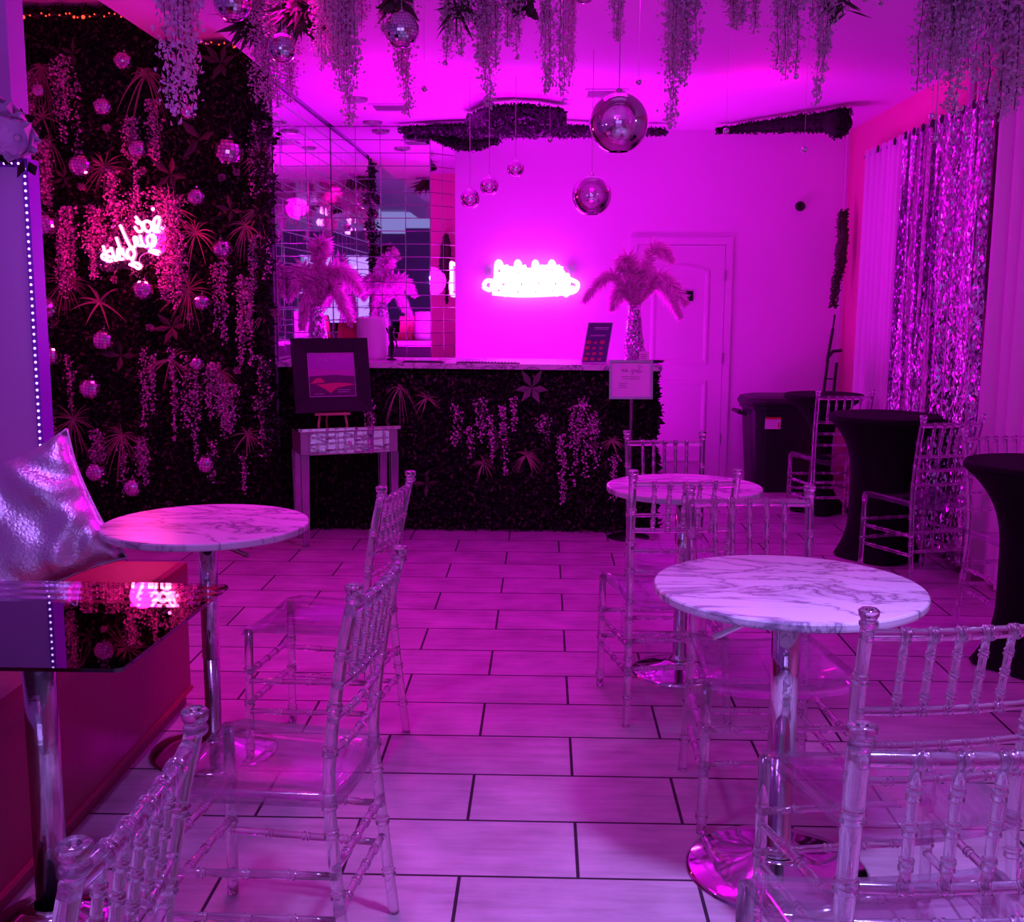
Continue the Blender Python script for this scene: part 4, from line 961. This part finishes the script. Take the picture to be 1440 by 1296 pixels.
curtain(yS1+.02, yA1, 'sequin', .04, 9, .045, 2, 'sequin_curtain', 'silver sequin curtain between the two sheer curtains')
curtain(3.0, yS1, 'sheer', .06, 16, .04, 3, 'sheer_curtain', 'violet sheer curtain at the right edge of the photo')
bm = bmesh.new(); tube(bm, [(XCur, 2.9, zc), (XCur, 8.3, zc)], .011, 10)
o = thing('curtain_rod', 'slim curtain rod along the right wall', 'curtain rod'); obj('rod', bm, 'frame_silver', o)
for y in (2.95, 5.4, 8.25):
    bm = bmesh.new(); tube(bm, [(XCur, y, zc), (XR-.002, y, zc)], .007, 8); obj('bracket', bm, 'frame_silver', o)
# vertical dark pole and shiny ribbon above the curtain
a = at(1352, 48, 5.6); p2 = onx = None
py_ = 6.3*1.0; px_ = 2.33
struct('trim_pipe', (lambda bm: (tube(bm, [(2.36, yat(1351)*2.36/XCur, 2.50), (2.36, yat(1351)*2.36/XCur, ZC)], .02, 10), bm)[1])(bmesh.new()), 'steel_scratch')
y_ = yat(1374)*2.36/XCur; bm = bmesh.new()
for k in range(5):
    z = 2.52; x = 2.34-.004*k; w_ = .012
    for j in range(8): box(bm, x-.0008, x+.0008, y_+.03*k-.06, y_+.03*k-.045, ZC-.27+.033*j, ZC-.27+.031+.033*j)
tag(obj('silver_streamer', bm, 'mirror_facet'), 'short shiny foil streamer on the right wall beside the dark pipe', 'streamer')

# ------------------------------------------------------------------ round bistro tables
def bistro(name, c, D, H_, label, lever=None, pr=.03, base_r=.22):
    o = thing(name, label, 'table', (c[0], c[1], 0), 0, 'round marble bistro tables')
    bm = bmesh.new(); R_ = D/2; lathe(bm, [(0, H_-.024), (R_-.006, H_-.024), (R_-.001, H_-.021), (R_, H_-.016), (R_, H_-.005), (R_-.003, H_-.001), (R_-.008, H_), (0, H_)], 96); obj('tabletop', bm, 'marble', o)
    bm = bmesh.new(); lathe(bm, [(0, H_-.029), (.09, H_-.029), (.09, H_-.0245), (0, H_-.0245)], 24); obj('mounting_plate', bm, 'black_plastic', o)
    bm = bmesh.new(); lathe(bm, [(pr, .32), (pr, H_-.0295)], 28); obj('upper_pole', bm, 'chrome', o, smooth=True)
    bm = bmesh.new(); lathe(bm, [(pr*1.4, .045), (pr*1.25, .06), (pr*1.0, .07), (pr*.9, .075), (pr*.9, .322), (pr*.8, .3225)], 28); obj('lower_pole', bm, 'steel_scratch', o, smooth=True)
    bm = bmesh.new(); lathe(bm, [(0, 0), (base_r, 0), (base_r+.001, .006), (base_r*.96, .011), (base_r*.7, .022), (base_r*.4, .036), (pr*1.9, .046), (pr*1.4, .05), (0, .05)], 64); obj('base', bm, 'chrome', o, smooth=True)
    if lever:
        bm = bmesh.new(); a, l_ = lever; d = Vector((math.cos(a), math.sin(a), -.32)).normalized(); p0 = Vector((0, 0, H_-.05)); tube(bm, [p0, p0+d*.06, p0+d*l_], .005, 8); tube(bm, [p0+d*l_*.55, p0+d*l_], .008, 8); obj('height_lever', bm, 'chrome', o)
    return o
bistro('bistro_table', (-1.07, 3.42), .645, .765, 'round marble bistro table beside the red bench, lit pink', (-.3, .16), .0285, .205)
bistro('bistro_table', (.62, 2.72), .672, .765, 'nearest round marble bistro table at right, pale violet top', (PI+.35, .22), .036, .235)
bistro('bistro_table', (.552, 4.27), .605, .755, 'farther round marble bistro table between three clear chairs', (-.4, .15), .03, .19)

# ------------------------------------------------------------------ glass table, bench, pillow, LED panel
gx1, gy1, gy0, gx0 = -.80, 2.72, 2.065, -1.52
GT = thing('glass_table', 'square smoked glass table on a chrome pedestal in front of the red bench', 'table', (-1.16, 2.42, 0))
bm = bmesh.new(); vs = [(-1.95, gy0), (gx1-.04, gy0), (gx1-.025, gy0+.01), (gx1+.005, gy1-.02), (gx1-.01, gy1), (-1.95, gy1+.02)]
lo = [bm.verts.new((x+1.16, y-2.42, .742)) for x, y in vs]; hi = [bm.verts.new((x+1.16, y-2.42, .75)) for x, y in vs]
bm.faces.new(lo[::-1]); bm.faces.new(hi)
for k in range(len(vs)): bm.faces.new((lo[k], lo[(k+1) % 6], hi[(k+1) % 6], hi[k]))
obj('glass_top', bm, 'table_glass', GT)
bm = bmesh.new(); lathe(bm, [(0, .741), (.075, .741), (.075, .732), (.04, .725), (0, .725)], 32); obj('top_disc', bm, 'chrome', GT, smooth=True)
bm = bmesh.new(); lathe(bm, [(.037, .04), (.037, .73)], 32); obj('pole', bm, 'steel_scratch', GT, smooth=True)
bm = bmesh.new(); lathe(bm, [(0, 0), (.135, 0), (.136, .006), (.12, .013), (.07, .03), (.045, .045), (0, .045)], 48); obj('base', bm, 'chrome', GT, smooth=True)
GT.location = (-1.16, 2.42, 0)
# bench
bxr = -1.30
BN = thing('bench', 'dark red vinyl banquette bench along the left side', 'bench', (-1.7, 2.6, 0))
def bench():
    bm = bmesh.new(); n = 12; y0, y1 = 1.2-2.6, 3.86-2.6; x0 = -2.1+1.7; x1 = bxr+1.7
    box(bm, x0, x1+.012, y0, y1, .06, .5)
    obj('base', bm, 'red_vinyl', BN)
    bm = bx(x0, x1+.02, y0-.005, y1+.01, .43, .53, bev=.028); obj('seat_cushion', bm, 'red_vinyl', BN, smooth=False)
    obj('plinth', bx(x0, x1, y0+.02, y1-.02, 0, .06), 'red_vinyl', BN)
    bm = bmesh.new(); tube(bm, [(x1+.014, y0, .055), (x1+.014, y1, .055)], .009, 6); obj('welt', bm, 'red_vinyl', BN)
bench()
# pillow: cushion shape
def pillow():
    bm = bmesh.new(); n = 22; S = .235; top, bot = [], []
    def P(i, j, s):
        u_, v_ = 2*i/n-1, 2*j/n-1; pin = 1-.11*(1-abs(u_)**2)*abs(v_)**6 ; pin2 = 1-.11*(1-abs(v_)**2)*abs(u_)**6
        hgt = .085*max(0, (1-u_**4)*(1-v_**4))**.5
        w_ = .008*math.sin(9*u_+4*v_)+.008*math.sin(7*v_*u_*3+2)
        return Vector((u_*S*pin2*1.0, s*(hgt)+w_*(1 if hgt > .01 else .4), v_*S*pin))
    g1 = [[bm.verts.new(P(i, j, -1)) for j in range(n+1)] for i in range(n+1)]; g2 = [[(g1[i][j] if i in (0, n) or j in (0, n) else bm.verts.new(P(i, j, 1))) for j in range(n+1)] for i in range(n+1)]
    for i in range(n):
        for j in range(n):
            bm.faces.new((g1[i][j], g1[i+1][j], g1[i+1][j+1], g1[i][j+1])); bm.faces.new((g2[i][j], g2[i][j+1], g2[i+1][j+1], g2[i+1][j]))
    return bm
o = thing('pillow', 'crinkled silver throw pillow propped on the red bench', 'pillow')
b_ = obj('cover', pillow(), 'silver_fabric', o, smooth=True)
pb = bmesh.new(); S = .235
for s in (-1, 1):
    tube(pb, spline([(-S, 0, -S*s), (-S*.5, .0, -S*s*.91), (0, 0, -S*.89*s), (S*.5, 0, -S*s*.91), (S, 0, -S*s)], 5), .0045, 6); tube(pb, spline([(-S*s, 0, -S), (-S*s*.91, .0, -S*.5), (-S*s*.89, 0, 0), (-S*s*.91, 0, S*.5), (-S*s, 0, S)], 5), .0045, 6)
obj('piping', pb, 'silver_fabric', o, smooth=True)
o.location = at(38, 738, 3.42); o.rotation_euler = (-.36, -.42, .3)
# LED trimmed white panel
lp = thing('light_panel', 'white panel edged with violet light beads at the left edge of the photo', 'panel', (0, 4.12, 0))
xe0, xe1 = at(31, 230, 4.1).x, at(58, 640, 4.1).x; ztp = at(20, 222, 4.1).z
obj('board', bx(-3.0, (xe0+xe1)/2-.01, 0, .08, 0, ztp), 'left_paint', lp)
obj('edge_strip', bx((xe0+xe1)/2-.01, (xe0+xe1)/2+.012, -.012, .08, 0, ztp), 'led_violet_base' if 'led_violet_base' in MATS else pm('led_violet_base', (.25, .05, .6), .4).name, lp)
xe = (xe0+xe1)/2
bm = bmesh.new(); z = .05
while z < ztp-.02: sphere(bm, (xe+.0, -.014, z), .0045, 8, 6); z += .0262
x = xe-.025
while x > -2.9: sphere(bm, (x, -.006, ztp-.018), .0045, 8, 6); x -= .0262
o = obj('light_bead_run', bm, 'led_violet', lp); o['kind'] = 'stuff'
bm = bmesh.new(); box(bm, -3.0, xe-.01, -.006, -.0005, ztp-.03, ztp); obj('top_strip', bm, 'led_violet_base', lp)
# silk flowers on top of the panel
def silk(px, py, R_, Y, lab, mat='blossom_white'):
    p = at(px, py, Y); rr = random.Random(px+int(py)); o = thing('silk_flower', lab, 'artificial flower', p, 0, 'large silk flowers on the light panel')
    bm = bmesh.new()
    for k in range(9):
        a = 2*PI*k/9+rr.uniform(-.3, .3); tilt = .25+.35*(k % 2)
        ds = Vector((math.cos(a), -tilt, math.sin(a))).normalized(); s_ = ds.cross(Vector((0, 1, 0))).normalized(); nrm = ds.cross(s_)
        g_ = []
        for i in range(6):
            t = i/5; w_ = R_*.55*math.sin(PI*min(1, .15+t*.8))**.7; row = []
            for j in range(7):
                v_ = j/3-1; row.append(bm.verts.new(ds*R_*t*(1-.12*abs(v_)*t)+s_*v_*w_+nrm*(.22*R_*v_*v_+.012*math.sin(j*2+k)*t)+Vector((0, -.1*R_*t*t, 0))))
            g_.append(row)
        for a_, b2_ in zip(g_, g_[1:]):
            for j in range(6): bm.faces.new((a_[j], a_[j+1], b2_[j+1], b2_[j]))
    obj('petals', bm, mat, o, smooth=True)
    bm = bmesh.new(); sphere(bm, (0, -.02, 0), R_*.14, 10, 8); obj('flower_centre', bm, 'blossom', o)
    return o
silk(8, 170, .09, 4.0, 'upper pale silk flower above the light panel'); silk(28, 195, .095, 3.96, 'lower blue-violet silk flower at the panel corner, rightmost'); silk(-18, 200, .08, 4.0, 'silk flower cut by the left edge of the photo')
bm = bmesh.new(); rr = random.Random(77)
for k in range(120): leafquad(bm, (rr.uniform(-.2, .08), rr.uniform(-.03, .03), rr.uniform(-.08, .06)), rv(rr), rv(rr), .07, .02)
o = tag(obj('flower_foliage', bm, 'leaf_dark'), 'dark leaves under the silk flowers on top of the light panel', 'artificial leaves'); o.location = at(10, 195, 4.08)

# ------------------------------------------------------------------ chiavari chairs
def chair_proto():
    t = thing('chiavari_chair', 'x', 'chair'); A = 'acrylic'
    W0 = .18; segs = 9
    for s in (-1, 1):
        # rear post from floor to finial (splayed feet, raked back)
        pts = [(s*.185, -.215, 0), (s*.178, -.195, .2), (s*.172, -.175, .44), (s*.174, -.185, .6), (s*.178, -.21, .76), (s*.182, -.238, .885)]
        post = bamboo(pts, .0135, (.12, .27, .42, .49, .62, .73, .86), segs); lathe(post, [(.0125, 0), (.0175, .006), (.0175, .012), (.0135, .016), (.0185, .024), (.0195, .034), (.015, .038), (.008, .036), (0, .03)], 12, (s*.182, -.239, .872))
        obj('rear_post', post, A, t, smooth=True)
        obj('front_leg', bamboo([(s*.205, .205, 0), (s*.2, .2, .435)], .014, (.12, .45, .7), segs), A, t, smooth=True)
        for z in (.17, .27): obj('side_stretcher', bamboo([(s*.203, .2, z), (s*.178, -.19, z+.012)], .009, (.25, .5, .75), 8), A, t, smooth=True)
    def rail(z, y, w, r, kn, nm, bow=.012):
        obj(nm, bamboo([(-w, y, z), (-w*.4, y-bow, z), (w*.4, y-bow, z), (w, y, z)], r, kn, 9, 1.3), A, t, smooth=True)
    kx = [(1.4+k)/6.8 for k in range(5)]
    rail(.855, -.228, .18, .0125, kx, 'top_rail'); rail(.695, -.2, .175, .009, kx, 'back_rail'); rail(.62, -.188, .173, .008, kx, 'back_rail'); rail(.545, -.18, .172, .008, kx, 'back_rail')
    for k in range(1, 6):
        x = .053*(k-3); b = -.011*(1-(abs(k-3)/3)**2)
        obj('spindle', bamboo([(x, -.228+b, .855), (x*.975, -.2+b, .695)], .0078, (.28, .55, .82), 8, 1.35, .004), A, t, smooth=True)
    for z in (.2, .3): obj('front_stretcher', bamboo([(-.203, .2, z), (.203, .2, z)], .009, (.2, .4, .6, .8), 8), A, t, smooth=True)
    for z in (.2, .3): obj('rear_stretcher', bamboo([(-.178, -.19, z), (.178, -.19, z)], .009, (.2, .4, .6, .8), 8), A, t, smooth=True)
    # saddle seat with rolled front edge
    bm = bmesh.new(); n = 12; T, B = [], []
    for i in range(n+1):
        v_ = i/n; y = -.185+.41*v_; hw = .175+.035*v_
        if v_ > .94: hw -= .006
        r1_, r2_ = [], []
        for j in range(n+1):
            u_ = 2*j/n-1; z = .448+.012*abs(u_)**3-(.010*(1-u_*u_))-(.012*max(0, v_-.85)/.15 if v_ > .85 else 0)
            x = u_*hw; r1_.append(bm.verts.new((x, y-.012*(abs(u_)**4) if v_ > .9 else y, z))); r2_.append(bm.verts.new((x*.99, y, z-(.017 if abs(u_) < .99 and 0 < i < n else .03))))
        T.append(r1_); B.append(r2_)
    for i in range(n):
        for j in range(n):
            bm.faces.new((T[i][j], T[i][j+1], T[i+1][j+1], T[i+1][j])); bm.faces.new((B[i][j], B[i+1][j], B[i+1][j+1], B[i][j+1]))
    for i in range(n):
        bm.faces.new((T[i][0], T[i+1][0], B[i+1][0], B[i][0])); bm.faces.new((T[i][n], B[i][n], B[i+1][n], T[i+1][n])); bm.faces.new((T[0][i], B[0][i], B[0][i+1], T[0][i+1])); bm.faces.new((T[n][i], T[n][i+1], B[n][i+1], B[n][i]))
    obj('seat', bm, 'acrylic_seat', t, smooth=True)
    return t
CH0 = chair_proto()
def stretch_back(o, f):
    d = .16*(f-1)
    for c in o.children:
        n_ = c.name.split('.')[0]
        if n_ == 'spindle': c.scale = (1, 1, f); c.location = (0, .004*(f-1)*8, .855*(1-f))
        elif n_ == 'back_rail':
            zc_ = sum(v.co.z for v in c.data.vertices)/len(c.data.vertices)
            c.location = (0, .03*(f-1), -d*(1 if zc_ > .66 else .75 if zc_ > .58 else .45))
def chair(mx, my, fx, fy, lab, sx=1., first=[True]):
    """mx,my: midpoint between the two finials on plan; f: facing direction"""
    f = Vector((fx, fy, 0)).normalized(); rz = math.atan2(f.y, f.x)-PI/2
    loc = Vector((mx, my, 0))+f*.24
    if first[0]: o = CH0; first[0] = False
    else: o = copy_tree(CH0)
    o.location = loc; o.rotation_euler = (0, 0, rz); o.scale = (sx, 1, 1); o['label'] = lab; o['group'] = 'clear acrylic chiavari chairs'
    return o
chair(-.482, 1.26, -1, .02, 'nearest clear acrylic chair at bottom left, beside the glass table', 1.04)
chair(-.35, 2.30, -.99, .13, 'clear acrylic chair at left centre, middle of the left row', .96)
chair(-.462, 3.44, -.98, .16, 'clear acrylic chair facing the pink-lit round table, farthest of the left row', .86)
chair(.528, 4.78, .02, -1, 'clear acrylic chair behind the farther round table, facing forward', .9)
chair(.48, 3.68, -.12, .99, 'clear acrylic chair with its back to us in front of the farther table', .98)
C6 = chair(.637, 3.37, .05, -1, 'clear acrylic chair behind the nearest round table, facing forward', 1.02)
chair(.79, 2.03, -.16, .98, 'clear acrylic chair at the right edge tucked to the nearest round table', 1.02)
C8 = chair(.64, 1.45, -.09, .99, 'nearest clear acrylic chair at bottom right, seen from behind', 1.14)
stretch_back(C6, 1.15); stretch_back(C8, 1.3)
chair(2.06, 5.58, -.3, .95, 'clear acrylic chair in front of the middle black draped table', .95)
chair(2.05, 5.02, .25, -.97, 'clear acrylic chair behind the black draped table at the right edge', .9)
chair(1.93, 7.1, -.1, 1, 'clear acrylic chair left of the middle black draped table', .98)

# ------------------------------------------------------------------ black spandex cocktail tables
def cocktail(x, y, R_, H_, rm, rb, lab, name='draped_table'):
    o = thing(name, lab, 'table', (x, y, 0), 0, 'round tables under black stretch covers')
    bm = bmesh.new(); n = 64; nz = 26; rows = []
    for j in range(nz+1):
        t = j/nz; z = .012+(H_-.03-.012)*t
        g = (max(0, (t-.5)/.5))**3.2; lo_ = (max(0, (.32-t)/.32))**2.2; row = []
        for i in range(n):
            a = 2*PI*i/n; lobes = .5+.5*math.cos(a*4+.6)
            r = rm+(R_-rm)*g+(rb-rm)*lo_*(.55+.45*lobes)
            row.append(bm.verts.new((r*math.cos(a), r*math.sin(a), z)))
        rows.append(row)
    for a_, b2_ in zip(rows, rows[1:]):
        for i in range(n): bm.faces.new((a_[i], a_[(i+1) % n], b2_[(i+1) % n], b2_[i]))
    obj('stretch_cover', bm, 'spandex', o, smooth=True)
    bm = bmesh.new(); lathe(bm, [(0, H_-.03), (R_, H_-.03), (R_+.003, H_-.02), (R_, H_-.006), (R_-.006, H_), (0, H_)], 64); obj('top_cover', bm, 'spandex', o, smooth=False)
    for k in range(4):
        a = PI/4*(2*k)-.15; bm = bmesh.new(); lathe(bm, [(0, 0), (.022, 0), (.02, .014), (0, .016)], 10, ((rb-.03)*math.cos(a), (rb-.03)*math.sin(a), 0)); obj('foot_cup', bm, 'black_plastic', o)
    return o
cocktail(1.95, 6.33, .31, .83, .175, .25, 'black draped round table in front of the sequin curtain')
cocktail(1.97, 4.4, .275, .84, .12, .21, 'black draped round table cut by the right edge of the photo')
cocktail(1.95, 7.72, .27, .83, .07, .22, 'black draped hourglass table between the bin and a clear chair')

# ------------------------------------------------------------------ bin and hand truck
c = onz(1092, 676); BX = thing('trash_bin', 'large black plastic bin with a rim and label against the back wall', 'trash bin', (at(1091, 620, 8.7).x, 8.66, 0), .05)
R1, R2, Hh = .26, .29, .70
bm = bmesh.new(); n = 48
def sq(r, z):
    out = []
    for i in range(n):
        a = 2*PI*i/n; ca, sa = math.cos(a), math.sin(a); k = 1/((abs(ca)**5+abs(sa)**5)**(1/5)); out.append(bm.verts.new((r*ca*k*.98, r*sa*k*.85, z)))
    return out
rows = [sq(.215, 0), sq(.225, .02), sq(.265, Hh-.06), sq(.285, Hh-.055), sq(.285, Hh-.03), sq(.27, Hh-.028)]
for a_, b2_ in zip(rows, rows[1:]):
    for i in range(n): bm.faces.new((a_[i], a_[(i+1) % n], b2_[(i+1) % n], b2_[i]))
bm.faces.new(rows[0][::-1]); obj('body', bm, 'black_plastic', BX, smooth=False)
bm = bmesh.new(); rows = [sq(.292, Hh-.027), sq(.3, Hh-.02), sq(.3, Hh+.0), sq(.28, Hh+.03), sq(.2, Hh+.045)]
for a_, b2_ in zip(rows, rows[1:]):
    for i in range(n): bm.faces.new((a_[i], a_[(i+1) % n], b2_[(i+1) % n], b2_[i]))
bm.faces.new(rows[-1]); bm.faces.new(rows[0][::-1]); obj('lid', bm, 'black_plastic', BX, smooth=False)
bm = bmesh.new(); tube(bm, [(-.27, -.1, Hh-.1), (-.33, -.1, Hh-.085), (-.33, .1, Hh-.085), (-.27, .1, Hh-.1)], .015, 8); obj('handle', bm, 'black_plastic', BX)
bm = bmesh.new(); box(bm, -.16, -.04, -.2415, -.2395, .5, .59); lb = obj('label_sticker', bm, 'label', BX); bm = bmesh.new(); box(bm, -.16, -.04, -.2435, -.2416, .575, .59); box(bm, -.06, -.05, -.2435, -.2416, .51, .55); obj('label_band', bm, 'label_red', lb)
# sack truck leaning behind the bin
HT = thing('hand_truck', 'black folding hand truck leaning in the corner behind the bin', 'hand truck', (2.22, 8.84, 0), -.1)
bm = bmesh.new()
for s in (-1, 1): tube(bm, [(s*.045-.0, 0, .06), (s*.035+.08, .1, 1.0 if s < 0 else .98)], .012, 8)
obj('side_rail', bm, 'black_plastic', HT)
bm = bmesh.new(); tube(bm, [(.04, .1, .98), (.075, .11, 1.25)], .012, 8); tube(bm, [(.075, .11, 1.25), (.085, .112, 1.36)], .007, 8); tube(bm, [(.045, .1, 1.02), (.08, .09, 1.07), (.15, .08, 1.08)], .013, 8)
obj('handle', bm, 'black_plastic', HT)
bm = bmesh.new()
for z in (.3, .6, .85): tube(bm, [(-.03+.08*z, .1*z, z), (.045+.08*z, .1*z, z)], .006, 6)
obj('cross_bar', bm, 'black_plastic', HT)
bm = bmesh.new(); box(bm, -.1, .06, -.12, .01, .0, .012); obj('toe_plate', bm, 'black_plastic', HT)
for s in (-1, 1):
    bm = bmesh.new(); lathe(bm, [(0, -.015), (.05, -.015), (.055, 0), (.05, .015), (0, .015)], 20, M=Matrix.Translation((s*.1, .06, .056))@Matrix.Rotation(PI/2, 4, 'Y')); obj('wheel', bm, 'rubber', HT)

# ------------------------------------------------------------------ lights
def area(name, loc, rot, sx, sy, power, col, spread=PI):
    l = bpy.data.lights.new(name, 'AREA'); l.shape = 'RECTANGLE'; l.size = sx; l.size_y = sy; l.energy = power; l.color = col; l.spread = spread
    o = bpy.data.objects.new(name, l); C.objects.link(o); o.location = loc; o.rotation_euler = rot; return o
def point(name, loc, power, col, r=.05):
    l = bpy.data.lights.new(name, 'POINT'); l.energy = power; l.color = col; l.shadow_soft_size = r
    o = bpy.data.objects.new(name, l); C.objects.link(o); o.location = loc; return o
MAG = (.84, .004, 1.)
# magenta LED bar fixture lying behind the bar, washing the back wall and ceiling
LB = thing('wash_light', 'magenta LED bar hidden on the floor behind the counter', 'light', (0, 7.6, 0))
obj('housing', bx(-1.4, .6, -.04, .04, 0, .05), 'black_plastic', LB)
area('bar_wash', (-.35, 8.1, .12), (PI, 0, 0), 2.0, .35, 46, MAG)
area('bar_wash_up', (-.3, 7.75, 1.0), (PI+.55, 0, 0), 2.2, .25, 40, (.8, .0, 1.))
point('neon_spill', (-.1, YB-.25, 1.62), 3, (.86, .005, 1.), .12)
area('ceiling_magenta_fill', (.2, 4.8, 2.74), (.25, 0, 0), .5, .5, 26, (.95, .0, .95))  # unseen area light added under the ceiling for the magenta wash
area('ceiling_pink_fill', (-1.0, 4.3, 2.74), (-.1, 0, 0), .4, .4, 19, (1., .0, .6), 1.9)  # added overhead light without a fixture, turns the left round table pink
point('bar_fill', (-.9, 6.6, 2.35), 5.5, (1., .0, .85), .1)  # added point light, lifts the feathers, white tub and console
point('right_pink_point', (1.3, 6.9, 2.5), 4, (1, .0, .6), .1)  # bare pink point light near the right wall, without a lamp body
area('window_daylight', (-.3, YF+.05, 1.5), (PI/2, 0, 0), 3.6, 1.7, 20, (.45, .16, 1.))
for y in (2.4, .5): point('bulb_light', (-.35, y, 2.5), 3.5, (.65, .1, 1.), .05)
area('violet_spot', (.85, 1.6, 2.74), (-.05, 0, -0), .25, .25, 35, (.42, .27, 1.), 1.5)
area('violet_fill_left', (-1.0, 1.5, 2.74), (.1, 0, -0), .25, .25, 8, (.42, .24, 1.), 1.8)  # unseen overhead light added for the violet tone of the near left floor
point('panel_violet_fill', (-1.45, 3.05, 1.75), 7.0, (.45, .12, 1.), .05)  # added point light boosting the bead strip's violet on panel and pillow
point('right_violet_fill', (1.75, 3.7, 2.25), 3.0, (.4, .3, 1.), .05)  # extra violet light added to tint the near sheer curtain
point('neon_pink_glow', (at(190, 335, PY-.3).x, PY-.42, at(190, 335, PY-.3).z), 13, (1., .004, .22), .08)

w = bpy.data.worlds.new('World'); sc.world = w; w.use_nodes = True
w.node_tree.nodes['Background'].inputs[0].default_value = (.4, .35, 1, 1); w.node_tree.nodes['Background'].inputs[1].default_value = .6

sc.view_settings.view_transform = 'Standard'; sc.view_settings.look = 'None'; sc.view_settings.gamma = 1; sc.view_settings.exposure = 0; sc.view_settings.use_curve_mapping = False
cy = sc.cycles
cy.max_bounces = 16; cy.transmission_bounces = 12; cy.transparent_max_bounces = 32; cy.glossy_bounces = 6; cy.diffuse_bounces = 4
cy.caustics_reflective = False; cy.caustics_refractive = False; cy.sample_clamp_indirect = 4; cy.blur_glossy = .5
